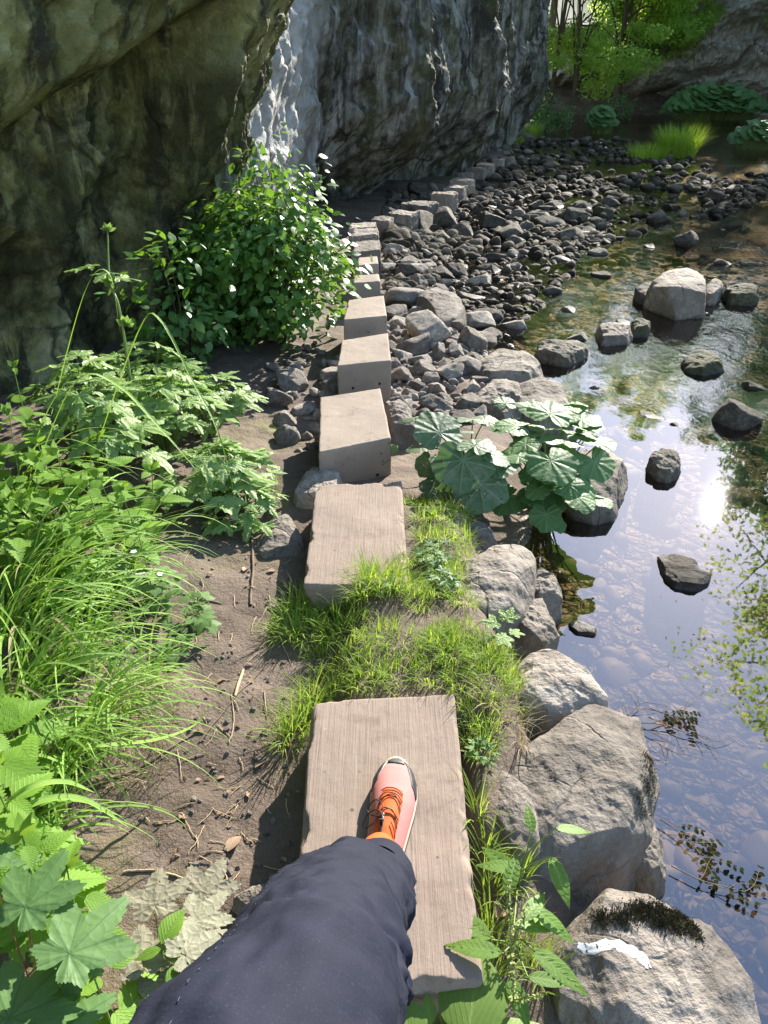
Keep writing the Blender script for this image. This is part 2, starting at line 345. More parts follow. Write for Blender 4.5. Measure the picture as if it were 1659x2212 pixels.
def nrm2(P):
    T = np.gradient(P, axis=0); T /= np.linalg.norm(T, axis=1)[:, None]
    return np.stack([T[:, 1], -T[:, 0]], 1)
def cliff_left(i0, i1, zs, mat, nu, prof, fine=0.05):
    P = BASEs[i0:i1]; N = nrm2(BASEs)[i0:i1]
    # smooth the normals so the overhang keeps an even flow
    k = 41; NN = nrm2(BASEs); pad = np.pad(NN, ((k//2, k//2), (0, 0)), 'edge')
    NN = np.stack([np.convolve(pad[:, q], np.ones(k)/k, 'valid') for q in (0, 1)], 1)[i0:i1]
    t = np.linspace(0, len(P)-1, nu); P = np.stack([np.interp(t, np.arange(len(P)), P[:, q]) for q in (0, 1)], 1)
    NN = np.stack([np.interp(t, np.arange(len(NN)), NN[:, q]) for q in (0, 1)], 1)
    U, Zg = np.meshgrid(np.linspace(0, 1, nu), zs); m = len(zs)
    Px = np.broadcast_to(P[None], (m, nu, 2)); Nx = np.broadcast_to(NN[None], (m, nu, 2))
    yy = Px[..., 1].ravel(); zz = Zg.ravel()
    B3 = np.stack([Px[..., 0].ravel(), yy, zz], 1)
    off = prof(B3)
    V = B3.copy(); V[:, 0] += Nx[..., 0].ravel()*off; V[:, 1] += Nx[..., 1].ravel()*off
    n = fbm(B3, 0.8, 5, off=2.0)[:, None]
    V += np.stack([Nx[..., 0].ravel(), Nx[..., 1].ravel(), 0.3+0*zz], 1)*(fbm(B3*[1, 1, .8], 1.5, 6, ridge=True, off=1.0)[:, None]*0.17+fbm(B3, 7, 4, ridge=True, off=8)[:, None]*fine)
    V[:, 2] += fbm(B3, 2.5, 4, off=33)*0.08
    return mesh('cliff', V, grid_faces(m, nu), mat)
def prof_near(B):
    x, y, z = B.T
    n = fbm(B, 0.55, 3, off=4.4)
    o = 0.30*np.clip(z+0.1, 0, 3.2)-0.05*np.clip(z-2, 0, 9)
    o = o+n*0.38
    # the ledge: a roof line that rises to the right, hollow under it
    roof = 0.95+0.36*(y-3.4)
    k = sst(z, roof-0.12, roof+0.10)
    o = o-0.50*(1-k)*sst(z, -0.1, 0.35)*np.exp(-((y-5.0)/1.35)**4)*(0.8+0.9*fbm(B, 1.2, 3, off=21))
    # two buttress ribs in the hollow
    o = o+0.26*np.exp(-((y-4.55-0.25*z)/0.20)**2)*(1-k)+0.22*np.exp(-((y-5.5-0.2*z)/0.16)**2)*(1-k)
    o = o-0.25*np.exp(-((z+0.05)/0.25)**2)
    return o
zs = np.concatenate([np.linspace(-0.6, 3.2, 230), np.linspace(3.3, 9, 40)])
idx = lambda yv, lo=0: lo+int(np.argmin(abs(BASEs[lo:, 1]-yv)))
iA = idx(6.35)
c1 = cliff_left(0, iA, zs, M['cliff_olive'], 520, prof_near); tag(c1, kind='structure')
def prof_mid(B):
    x, y, z = B.T
    n = fbm(B*[1, 1, .45], 0.5, 4, off=6.4)
    o = -1.25*np.exp(-(np.clip(z+0.45, 0, 9)/0.85)**2)*sst(y, 9.8, 10.8)*(1-0.6*sst(y, 15, 18))
    o = o+n*1.35*sst(y, 9.5, 12)+0.10*z*sst(y, 10.5, 13)
    o = o+0.12*np.clip(z, 0, 3)*(1-sst(y, 9.5, 11))
    o = o-0.35*np.clip(z-1.6, 0, 2.2)*0.3*sst(y, 9, 12)
    o = o+0.12*np.exp(-((y-10.9+0.2*z)/0.8)**2)+0.45*np.exp(-((y-16.0+0.15*z)/1.3)**2)+0.5*np.exp(-((y-22.5)/1.6)**2)-0.35*np.exp(-((y-13.2)/0.7)**2)-0.45*np.exp(-((y-19.3)/0.8)**2)
    return o
zs = np.concatenate([np.linspace(-0.7, 3.6, 190), np.linspace(3.7, 13, 60)])
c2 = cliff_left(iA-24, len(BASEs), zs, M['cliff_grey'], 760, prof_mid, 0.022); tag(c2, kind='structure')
# top of the cliffs: hillside behind
# ---------- far cliff over the river bend
n_u, n_v = 420, 200
u = np.linspace(0, 1, n_u); v = np.linspace(0, 1, n_v); U, V_ = np.meshgrid(u, v)
bx = np.interp(u, [0, .25, .5, .75, 1], [5.0, 9.5, 17, 23, 27]); by = np.interp(u, [0, .25, .5, .75, 1], [46.5, 44.0, 42.5, 38, 30])
zz = -0.8+V_*9.0*(.45+.55*sst(U, .28, .5))
Pn = np.stack([(bx[None]+0*U).ravel(), (by[None]+0*U).ravel(), zz.ravel()], 1)
wob = fbm(Pn, 0.16, 4, off=40).reshape(U.shape)
lay = zz-(U-0.35)*11.5+wob*2.2
q_ = (lay/2.3) % 1.0
step = -0.9*np.clip(1-q_/0.28, 0, 1)**1.5+0.35*np.sin(q_*pi)
off = -(3.6*np.exp(-(np.clip(zz+.5, 0, 20)/1.3)**2)*(1-sst(U, .40, .60)))+step*(0.6+1.2*np.clip(wob+.4, 0, 1))+0.30*zz
P3 = np.stack([(bx[None]+0*U).ravel(), (by[None]+0*U).ravel(), zz.ravel()], 1)
q = off.ravel()+fbm(P3, 0.35, 5, ridge=True)*1.3+fbm(P3, 1.8, 4, ridge=True, off=4)*0.25
V3 = P3.copy(); V3[:, 1] -= q; V3[:, 0] -= q*0.15
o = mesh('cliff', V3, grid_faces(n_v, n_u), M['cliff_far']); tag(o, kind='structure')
# ---------- concrete stepping blocks
def mat_concrete(name, tint, grain=1.0):
    t = NT(name); co = t.coord(); oi = t.n('ShaderNodeObjectInfo').outputs['Random']
    vm = t.n('ShaderNodeVectorMath', operation='ADD'); t.put(vm.inputs[0], co)
    cx = t.n('ShaderNodeCombineXYZ'); t.put(cx.inputs[0], t.math('MULTIPLY', oi, 21.0)); t.put(cx.inputs[1], t.math('MULTIPLY', oi, 9.0)); t.put(vm.inputs[1], cx.outputs[0]); v = vm.outputs[0]
    n1 = t.noise(v, 4, 6, 0.6); n2 = t.noise(v, 40, 5, 0.75); g = t.noise(t.mapping(v, scale=(1, 0.035, 1)), 130, 3, 0.75, 0.2); g2 = t.noise(t.mapping(v, scale=(1, 0.05, 1)), 45, 3, 0.7, 0.3)
    c = t.mix(t.rng(n1, 0.3, 0.7), tuple(q*0.82 for q in tint), tuple(q*1.12 for q in tint))
    c = t.mix(t.rng(g, 0.42, 0.26, 0, 0.6*grain), c, tuple(q*0.55 for q in tint))
    c = t.mix(t.rng(g2, 0.55, 0.75, 0, 0.45*grain), c, tuple(min(1, q*1.35) for q in tint))
    c = t.mix(t.rng(n2, 0.62, 0.75, 0, 0.45), c, (0.50, 0.45, 0.38))
    c = t.mix(t.rng(n2, 0.33, 0.22, 0, 0.7), c, (0.07, 0.055, 0.04))
    blotch = t.noise(t.mapping(v, loc=(4, 2, 1)), 9, 5, 0.75)
    c = t.mix(t.rng(blotch, 0.60, 0.72, 0, 0.5), c, tuple(q*0.5 for q in tint))
    c = t.mix(t.rng(blotch, 0.40, 0.28, 0, 0.35), c, (0.26, 0.16, 0.10))
    gn = t.n('ShaderNodeSeparateXYZ'); t.put(gn.inputs[0], t.n('ShaderNodeNewGeometry').outputs['Normal'])
    mud = t.math('MULTIPLY', t.rng(t.noise(v, 7, 6, 0.7), 0.55, 0.68), t.rng(gn.outputs[2], 0.2, 0.8))
    c = t.mix(t.math('MULTIPLY', mud, 0.6), c, (0.16, 0.115, 0.085))
    pit = t.math('MULTIPLY', t.rng(t.voro(v, 26), .16, .10), t.rng(t.noise(v, 5, 3), .56, .64)); c = t.mix(pit, c, (.05, .04, .03))
    gg = t.math('MULTIPLY', g, grain)
    h = t.math('ADD', t.math('MULTIPLY', gg, 0.5), t.math('ADD', t.math('MULTIPLY', n2, 0.3), t.math('MULTIPLY', g2, 0.35*grain)))
    return t.done(t.bsdf(c, 0.88, t.bump(h, 0.8, 0.006), 0.3))
M['concrete'] = mat_concrete('concrete_brushed', (0.262, 0.202, 0.160))
M['concrete_pale'] = mat_concrete('concrete_smooth', (0.285, 0.232, 0.184), 0.30)

def block(name, corners, depth, mat, label, group=None, seed=1, chips=0.006, rough=0.0015, holes=0, zbot=None, rot_detail=None):
    "corners: far-left, far-right, near-right, near-left of the top, world coordinates"
    c = np.array(corners, float); ctr = c.mean(0)
    L = np.linalg.norm(c[0]-c[3]); Wd = np.linalg.norm(c[0]-c[1])
    st = 0.006 if L*Wd > 0.08 else 0.011
    n = max(8, int(Wd/st)); m = max(8, int(L/st)); r = max(8, int(depth/(st*1.6)))
    def warp(u, v, w):            # u across 0..1, v from near to far 0..1, w down 0..1
        top = (c[3]*((1-u)*(1-v))[:, None]+c[2]*(u*(1-v))[:, None]+c[1]*(u*v)[:, None]+c[0]*((1-u)*v)[:, None])
        top[:, 2] -= w*depth; return top
    bm_v = []; bm_f = []; cnt = 0
    def face(nu, nv, fn, flip=False):
        nonlocal cnt
        a, b = np.meshgrid(np.linspace(0, 1, nu+1), np.linspace(0, 1, nv+1)); a = a.ravel(); b = b.ravel()
        bm_v.append(np.stack(fn(a, b), 1)); f = grid_faces(nv+1, nu+1)+cnt
        bm_f.append(f[:, ::-1] if flip else f); cnt += len(a)
    o1 = lambda a: 0*a+1; o0 = lambda a: 0*a
    face(n, m, lambda a, b: (a, b, o0(a)))
    face(n, r, lambda a, b: (a, o0(a), b), True)
    face(n, r, lambda a, b: (a, o1(a), b))
    face(m, r, lambda a, b: (o0(a), a, b))
    face(m, r, lambda a, b: (o1(a), a, b), True)
    Q = np.concatenate(bm_v); F = np.concatenate(bm_f)
    V = warp(Q[:, 0], Q[:, 1], Q[:, 2])
    # distance to the edges drives rounding and chips
    eu = np.minimum(Q[:, 0], 1-Q[:, 0])*Wd; ev = np.minimum(Q[:, 1], 1-Q[:, 1])*L; ew = Q[:, 2]*depth
    E = np.sort(np.stack([eu, ev, ew], 1), 1); ed = E[:, 1]      # distance to nearest edge along the face
    nn = fbm(V+seed*3.1, 9, 4, off=seed)
    nb = fbm(V+seed*3.1, 3.5, 3, off=seed+5)
    R = np.clip(0.005+chips*1.6*np.clip(nn*2.2+nb*1.2, 0, 9), 0.003, 0.06)
    k = np.clip(1-ed/np.maximum(R, 1e-4), 0, 1)**2*R*0.55
    inward = ctr+np.array([0, 0, -depth/2])-V; inward /= np.linalg.norm(inward, axis=1)[:, None]
    V = V+inward*k[:, None]*1.6
    if rough > 0:
        V += inward*(fbm(V, 25, 3, off=seed)*rough+fbm(V, 6, 3, off=seed+2)*rough*2.5)[:, None]
    o = mesh(name, V-ctr, F, mat); o.location = tuple(ctr)
    # merge the seams
    import bmesh
    bm = bmesh.new(); bm.from_mesh(o.data); bmesh.ops.remove_doubles(bm, verts=bm.verts, dist=0.0008)
    bmesh.ops.recalc_face_normals(bm, faces=bm.faces)
    for f in bm.faces: f.smooth = True
    bm.to_mesh(o.data); bm.free()
    tag(o, label, 'stepping stone' , group)
    if holes:
        fr = (c[2]-c[3])/Wd; nrm = np.array([fr[1], -fr[0], 0])
        for hx, hz in holes:
            pt = c[3]+fr*Wd*hx+np.array([0, 0, -hz])-ctr
            b = Bag(); P = np.stack([pt+nrm*0.002, pt-nrm*0.03])
            V_, F_, U_ = tube(P, 0.0085, 14); b.add(V_, F_)
            a = np.arange(14)*2*pi/14; up = np.array([0, 0, 1.0])
            ring = pt+nrm*0.0022+0.0082*(np.cos(a)[:, None]*fr+np.sin(a)[:, None]*up); cen = (pt+nrm*0.0022)[None]
            Vv = np.vstack([cen, ring]); Ff = np.array([[0, 1+i, 1+(i+1) % 14, 1+(i+1) % 14] for i in range(14)])
            me_f = [(0, 1+i, 1+(i+1) % 14) for i in range(14)]
            mesh('hole_disc', Vv, me_f, M['hole_disc'], o)  # flat dark discs paint the shade inside the drilled holes
    return o
t = NT('hole_shade'); M['hole_disc'] = t.done(t.bsdf((0.012, 0.010, 0.008), 0.95))
G = 'concrete stepping stones leading along the foot of the cliff'
TL, TR, BR, BL = (672, 1513), (982, 1497), (1046, 2125), (626, 2135)
block('stepping_stone', [W(*TL, 0), W(*TR, 0), W(*BR, 0), W(*BL, 0)], 0.24, M['concrete'], 'long brushed concrete slab under the pink shoe, nearest of the stepping stones', G, 1, 0.016)
z2 = -0.005
block('stepping_stone', [W(682, 1047, z2), W(868, 1038, z2), W(884, 1272, z2), W(655, 1262, z2)], 0.24, M['concrete'], 'brushed concrete slab ringed by grass, second stepping stone from the front', G, 2, 0.020)
z3 = 0.02
block('stepping_stone', [W(691, 858, z3), W(822, 838, z3), W(845, 946, z3), W(688, 978, z3)], 0.34, M['concrete_pale'], 'squared concrete block beside the big butterbur leaves, set slightly askew', G, 3, 0.004, holes=[(0.8, 0.17)])
z4 = 0.03
block('stepping_stone', [W(738, 735, z4), W(838, 719, z4), W(845, 779, z4), W(728, 790, z4)], 0.40, M['concrete_pale'], 'squared concrete block with two drilled holes low in its front, clear of the bush', G, 4, 0.004, holes=[(0.28, 0.14), (0.78, 0.13)])
z5 = 0.03
block('stepping_stone', [W(752, 648, z5), W(829, 638, z5), W(836, 682, z5), W(742, 691, z5)], 0.42, M['concrete_pale'], 'sandy concrete block with its left side under the green bush', G, 5, 0.006, holes=[(0.35, 0.22), (0.82, 0.2)])
ROW = [ # left x, right x, far y, near y (photo), z, extra label
 (762, 822, 594, 609, 'darker shaded concrete block just behind the sandy block'),
 (770, 818, 556, 571, 'shaded concrete block, second behind the sandy block'),
 (764, 823, 521, 541, 'cracked rough-topped block with pale broken top beside the bush tip'),
 (760, 818, 495, 508, 'broad low block with worn edge next behind the cracked one'),
 (755, 815, 482, 490, 'pinkish low block at the bend where the row turns toward the cliff'),
]
_bl = []
for k, (a, b, f, n_, lb) in enumerate(ROW):
    z = 0.0
    blk = block('stepping_stone', [W(a+4, f, z), W(b-3, f-3, z), W(b, n_-2, z), W(a-2, n_+3, z)], 0.42, M['concrete_pale'] if k < 2 else M['limestone'], lb, G, 10+k, 0.008 if k < 2 else 0.03, 0.002 if k < 2 else 0.008)
ROW2 = [(800, 850, 462, 'flat slab lying across the dark cliff foot, nearest of the far row'), (846, 900, 442, 'low pale block at the cliff foot beside the undercut'),
 (880, 938, 425, 'wide weathered block under the dark cliff recess'), (930, 990, 408, 'tall squared block with sunlit right end in the far row'),
 (962, 1006, 391, 'narrow upright block behind the tall squared one'), (980, 1020, 378, 'pale topped block in the middle of the far row'),
 (988, 1026, 366, 'block with bright top edge below the cliff bulge'), (1008, 1048, 352, 'small dark block past the bright topped one'), (1034, 1066, 345, 'dark rounded block near the far end of the row'),
 (1060, 1092, 338, 'second last dark block of the far row'), (1086, 1112, 330, 'last dark block of the row before the path')]
for k, (a, b, yb, lb) in enumerate(ROW2):
    z = -0.02-0.01*k; p = W((a+b)/2, yb, z); d = np.array([p[0], p[1]]); wd = np.linalg.norm(W(b, yb, z)-W(a, yb, z))
    ib = int(np.argmin(abs(BASEs[:, 1]-p[1]))); dirv = BASEs[min(len(BASEs)-1, ib+6)]-BASEs[ib]; dirv /= np.linalg.norm(dirv)
    s = np.array([dirv[1], -dirv[0]]); hw = min(wd, 0.46)*(.42+.08*((k*7) % 3)); hl = 0.13+0.03*(k % 3); z -= .05+.02*((k*5) % 3)
    cs = [p[:2]+dirv*hl-s*hw, p[:2]+dirv*hl+s*hw, p[:2]-dirv*hl+s*hw, p[:2]-dirv*hl-s*hw]
    block('stepping_stone', [np.array([*q, z+random.uniform(-.01, .01)]) for q in cs], 0.42, M['concrete_pale'] if k in (3, 5) else M['limestone'], lb, G, 30+k, 0.035, 0.012)

# ---------- rocks
def rock_arrays(seed, nlat=26, nlon=44, cuts=11, sharp=0.8, noise=0.05):
    r = np.random.default_rng(seed)
    th = np.linspace(0, pi, nlat); ph = np.arange(nlon)*2*pi/nlon
    T, P = np.meshgrid(th, ph, indexing='ij')
    V = np.stack([np.sin(T)*np.cos(P), np.sin(T)*np.sin(P), np.cos(T)], -1).reshape(-1, 3)
    for k in range(cuts):
        n = r.normal(size=3); n /= np.linalg.norm(n)
        d = r.uniform(0.45, 0.86); s = V@n; m = s > d
        V[m] -= n*((s[m]-d)*sharp)[:, None]
    V += V*(fbm(V+seed, 1.6, 4, off=seed*1.7)*noise*3)[:, None]
    V += V*(fbm(V+seed, 5.0, 3, ridge=True, off=seed*0.7)*noise*0.5)[:, None]
    V /= np.abs(V).max(0)
    return V, grid_faces(nlat, nlon, True)
def hero(poly, ztop, zbot, label, mat='limestone', seed=0, cat='boulder', bulge=0.10, tilt=(0, 0), res=(150, 90), noise=1.0, name='boulder', cap=0.8, group=None):
    "poly: outline of the top in photo positions, brought to its real place on the plane ztop"
    Pw = np.array([W(x, y, ztop)[:2] for x, y in poly]); c = Pw.mean(0)
    # outline as radius by angle
    D = (Pw-c)*1.15; nth, nr = res; th = np.arange(nth)*2*pi/nth
    rad = np.zeros(nth)
    for i in range(len(D)):
        a, b = D[i], D[(i+1) % len(D)]
        e = b-a
        for j, q in enumerate(th):
            u = np.array([cos(q), sin(q)]); den = u[0]*e[1]-u[1]*e[0]
            if abs(den) < 1e-9: continue
            tt = (a[0]*e[1]-a[1]*e[0])/den; ss = (a[0]*u[1]-a[1]*u[0])/den
            if tt > 0 and -1e-6 <= ss <= 1+1e-6: rad[j] = max(rad[j], tt)
    k = 5; rp = np.concatenate([rad[-k:], rad, rad[:k]]); rad = np.convolve(rp, np.ones(k)/k, 'same')[k:-k]
    H = ztop-zbot; Rm = rad.mean()
    # profile from centre of the top to the bottom
    s = np.linspace(0, 1, nr); rr = np.zeros(nr); zz = np.zeros(nr)
    e_ = 0.55
    for i, q in enumerate(s):
        if q < e_:
            f = q/e_; rr[i] = f*cap+(1-cap)*f**1.0*0.55; zz[i] = 0
            rr[i] = f*(cap+0.12)
            zz[i] = -H*0.10*f**3
        else:
            f = (q-e_)/(1-e_); a = f*pi/2
            rr[i] = (cap+0.12)+(1.0-cap-0.12)*min(1, sin(min(a*1.6, pi/2)))+bulge*sin(f*pi)
            zz[i] = -H*0.10-H*0.9*f**1.25
    V = np.stack([(c[0]+rr[:, None]*rad[None]*np.cos(th)[None]), (c[1]+rr[:, None]*rad[None]*np.sin(th)[None]), ztop+zz[:, None]+0*rad[None]], -1).reshape(-1, 3)
    ctr = np.array([c[0], c[1], (ztop+zbot)/2])
    V[:, 2] += (V[:, 0]-c[0])*tilt[0]+(V[:, 1]-c[1])*tilt[1]
    r = np.random.default_rng(seed+50)
    for q in range(16):                     # broken facets: steep ones round the sides, a few gentle ones on top
        n = r.normal(size=3); n[2] = r.uniform(0, .55) if q < 11 else r.uniform(2.5, 5)
        if q >= 11: n[:2] *= 1
        n[:2] /= max(np.linalg.norm(n[:2]), .3) if q < 11 else 1
        n /= np.linalg.norm(n); sv = (V-ctr)@n; d = sv.max()-(sv.max()-np.median(sv))*(r.uniform(.10, .30) if q < 11 else r.uniform(.04, .16)); m = sv > d
        V[m] -= n*((sv[m]-d)*0.93)[:, None]
    out = V-ctr; out /= np.linalg.norm(out, axis=1)[:, None]+1e-6
    sc = Rm*noise
    V += out*(fbm(V, 0.6/Rm, 4, off=seed)*0.20*sc+fbm(V, 1.5/Rm, 6, ridge=True, off=seed+3)*0.10*sc+fbm(V, 26, 3, off=seed+9)*0.005)[:, None]
    lay = fbm(V*[1, 1, 5], 1.2/Rm, 3, off=seed+12); V[:, 2] += (np.round(lay*5)/5-lay)*0.035*sc
    F = grid_faces(nr, nth, True)
    o = mesh(name, V-np.array([c[0], c[1], ztop]), F, M[mat]); o.location = (c[0], c[1], ztop)
    return tag(o, label, cat, group)

hero([(1186, 2000), (1200, 1945), (1270, 1915), (1340, 1905), (1400, 1890), (1440, 1905), (1530, 1945), (1605, 2000), (1625, 2060), (1640, 2212), (1660, 2330), (1480, 2420), (1270, 2400), (1215, 2200), (1200, 2100)],
     -0.07, -0.62, 'huge pale boulder at the lower right with a white paint stroke on its top', 'limestone', 1, tilt=(-0.06, 0.0), noise=0.55, res=(300, 180))
hero([(1110, 1600), (1180, 1565), (1250, 1500), (1330, 1484), (1390, 1510), (1422, 1620), (1415, 1700), (1365, 1790), (1320, 1830), (1300, 1880), (1200, 1890), (1120, 1850), (1050, 1780), (1040, 1690), (1075, 1640)],
     -0.06, -0.60, 'large grey boulder with a dark vein and rusty waterside edge, right of the shoe', 'limestone', 5, noise=0.6, tilt=(-0.05, 0), res=(260, 160))
hero([(1110, 1420), (1165, 1375), (1235, 1372), (1290, 1430), (1305, 1490), (1255, 1515), (1185, 1537), (1130, 1530), (1100, 1480)],
     -0.07, -0.55, 'smooth domed boulder at the water edge, just beyond the large veined one', 'limestone', 3, noise=0.5, res=(180, 110))
hero([(1008, 1200), (1060, 1168), (1120, 1152), (1150, 1185), (1145, 1240), (1130, 1290), (1065, 1318), (1000, 1300), (998, 1245)],
     -0.04, -0.45, 'flat topped pale boulder right of the grass beside the second slab', 'limestone', 4, noise=0.5, res=(180, 110))
hero([(1140, 1218), (1180, 1215), (1212, 1245), (1205, 1275), (1165, 1290), (1135, 1270)], -0.2, -0.5, 'small rough brown rock wedged between the flat boulder and the water', 'limestone_mossy', 6, 'rock', name='rock')
hero([(835, 1325), (880, 1292), (985, 1312), (1032, 1362), (1010, 1400), (900, 1395), (845, 1370)], -0.03, -0.35, 'low whitish rock half buried in the grass between the two front slabs', 'limestone', 7, 'rock', name='rock', noise=0.4)
hero([(1100, 1300), (1160, 1268), (1200, 1275), (1212, 1345), (1165, 1385), (1110, 1370)], -0.16, -0.55, 'worn rock sloping into the water with a white tide line', 'limestone_mossy', 8, 'rock', name='rock', tilt=(-0.3, 0))
hero([(1185, 985), (1240, 955), (1320, 958), (1362, 992), (1330, 1055), (1250, 1065), (1190, 1040)], -0.24, -0.6, 'brown rock at the water behind the round butterbur leaves', 'limestone_mossy', 9, 'rock', name='rock', noise=0.6)
hero([(1115, 825), (1170, 792), (1225, 822), (1242, 872), (1180, 890), (1125, 870)], -0.17, -0.6, 'grey domed boulder at the shore behind the butterbur', 'limestone', 10, noise=0.5)
hero([(1040, 772), (1070, 738), (1130, 742), (1172, 772), (1165, 800), (1110, 818), (1050, 806)], -0.16, -0.6, 'wide boulder with golden moss on its waterside flank', 'limestone_mossy', 11, noise=0.6)
hero([(1036, 850), (1070, 812), (1118, 812), (1132, 850), (1120, 890), (1060, 895)], -0.17, -0.5, 'blocky split rock above the butterbur leaves', 'limestone', 12, 'rock', name='rock')
hero([(903, 640), (915, 612), (950, 602), (985, 620), (998, 648), (985, 668), (945, 676), (910, 664)], -0.10, -0.6, 'big squat boulder standing alone among rubble, right of the sandy block', 'limestone', 13, noise=0.5)
hero([(1416, 598), (1436, 576), (1490, 568), (1528, 588), (1532, 612), (1495, 626), (1435, 624)], -0.12, -0.6, 'pale rounded boulder out in the river', 'limestone_mossy', 14, noise=0.5)
hero([(1374, 618), (1405, 598), (1416, 604), (1405, 632), (1380, 634)], -0.28, -0.55, 'thin upright dark rock leaning at the left of the river boulder', 'river_rock', 15, 'rock', name='rock')
hero([(1530, 605), (1552, 592), (1562, 610), (1548, 634), (1528, 632)], -0.26, -0.55, 'small pale rock touching the right of the river boulder', 'limestone_mossy', 16, 'rock', name='rock')
hero([(1570, 620), (1600, 606), (1635, 612), (1630, 634), (1590, 642)], -0.28, -0.55, 'green mossy rock right of the river boulder', 'moss_rock', 17, 'rock', name='rock')
hero([(640, 1045), (668, 1005), (706, 988), (740, 1005), (741, 1040), (700, 1062), (655, 1072)], -0.07, -0.3, 'rough grey rock touching the far left corner of the second slab', 'limestone', 18, 'rock', name='rock', noise=0.8)
hero([(557, 1150), (590, 1112), (628, 1100), (650, 1115), (645, 1165), (600, 1192), (562, 1182)], -0.11, -0.3, 'sloping tan rock in the mud left of the second slab', 'limestone', 19, 'rock', name='rock', tilt=(0.12, 0), noise=0.7)
hero([(832, 862), (858, 850), (880, 868), (902, 905), (880, 918), (845, 908)], -0.06, -0.4, 'pointed wedge rock leaning on the right of the squared block', 'limestone', 20, 'rock', name='rock', noise=0.8, tilt=(-0.2, 0.1))
hero([(1404, 985), (1430, 956), (1468, 968), (1466, 1000), (1436, 1018)], -0.30, -0.6, 'lone angular rock in the bright reflection of the sky', 'river_rock', 21, 'rock', name='rock')
hero([(1155, 742), (1180, 728), (1262, 730), (1262, 742), (1225, 760), (1170, 765)], -0.28, -0.6, 'long dark mossy rock lying in the shallow water', 'river_rock', 22, 'rock', name='rock')
hero([(1484, 768), (1515, 750), (1560, 760), (1570, 780), (1540, 795), (1495, 790)], -0.32, -0.6, 'dark moss mound barely above the water', 'moss_rock', 23, 'rock', name='rock')
hero([(1418, 1200), (1450, 1186), (1500, 1200), (1512, 1225), (1545, 1235), (1535, 1268), (1480, 1272), (1436, 1245)], -0.345, -0.5, 'black wet flat rock just above the calm water', 'wet_rock', 24, 'rock', name='rock', noise=0.35, tilt=(0, 0))
hero([(1222, 1345), (1250, 1338), (1298, 1358), (1296, 1368), (1240, 1362)], -0.365, -0.42, 'thin wet dark stone sliver lying flush with the water', 'wet_rock', 25, 'rock', name='rock', noise=0.3)
hero([(1355, 1760), (1400, 1740), (1435, 1800), (1440, 1860), (1400, 1900), (1350, 1880), (1320, 1850)], -0.26, -0.6, 'low wet rock at the waterline between the two largest boulders', 'limestone_mossy', 26, 'rock', name='rock')
hero([(1045, 1510), (1085, 1490), (1120, 1500), (1130, 1560), (1090, 1600), (1050, 1570)], -0.10, -0.35, 'pale triangular rock in the grass between slab and domed boulder', 'limestone', 27, 'rock', name='rock')
hero([(1290, 700), (1330, 690), (1366, 700), (1358, 722), (1310, 726)], -0.30, -0.6, 'flat pinkish rock in the water with moss at its right', 'limestone', 28, 'rock', name='rock')
hero([(1368, 690), (1385, 678), (1405, 688), (1400, 708), (1375, 712)], -0.30, -0.6, 'bright mossy stone right of the flat pinkish rock', 'moss_rock', 29, 'rock', name='rock')
hero([(1055, 1130), (1010, 1110), (985, 1125), (990, 1150), (1035, 1160), (1080, 1150)], -0.12, -0.4, 'pale rock under the big tattered butterbur leaf', 'limestone', 30, 'rock', name='rock')
hero([(500, 1930), (560, 1895), (600, 1910), (600, 1960), (530, 1980)], -0.1, -0.3, 'brown stone in the mud showing beside the trouser knee', 'limestone', 31, 'rock', name='rock')
hero([(930, 1010), (960, 965), (1020, 960), (1040, 1010), (1000, 1050), (940, 1045)], -0.20, -0.45, 'dim rock in the shade of the butterbur', 'limestone', 32, 'rock', name='rock')

hero([(1045, 1665), (1095, 1625), (1150, 1690), (1165, 1800), (1115, 1835), (1055, 1775)], -0.035, -0.40, 'lower ledge of pale rock between the front slab and the large veined boulder', 'limestone', 33, 'rock', name='rock', noise=0.6, tilt=(0.15, 0))
# paint stroke and moss on the big near boulder
def drape(poly_px, ztop_guess, objname_label, h=0.0012, n=26, wid=0.0075, mat=None, name='paint_mark', seed=0):
    tgt = [o for o in COL.objects if o.get('label', '').startswith(objname_label)][0]
    dg = bpy.context.evaluated_depsgraph_get(); P = smoothpath([W(x, y, ztop_guess)[:2] for x, y in poly_px], n)
    T = np.gradient(P, axis=0); T /= np.linalg.norm(T, axis=1)[:, None]; N = np.stack([-T[:, 1], T[:, 0]], 1)
    m = 9; r = np.random.default_rng(seed); V = []
    for i in range(n):
        wv = wid*(0.55+0.9*sin(pi*(i+0.8)/(n+0.6))**0.5)*(0.75+0.5*r.random())
        for j in range(m):
            q = P[i]+N[i]*wv*(j/(m-1)*2-1)+r.normal(size=2)*0.0007
            ok, loc, nr, _ = tgt.ray_cast(Vector((q[0], q[1], 1))-tgt.location, Vector((0, 0, -1)))
            nr = np.array(nr)*(1 if nr[2] > 0 else -1); V.append(np.array(loc)+nr*(h if 0 < j < m-1 else h*0.4))
    return mesh(name, np.array(V), grid_faces(n, m), mat, tgt)
bpy.context.view_layer.update()
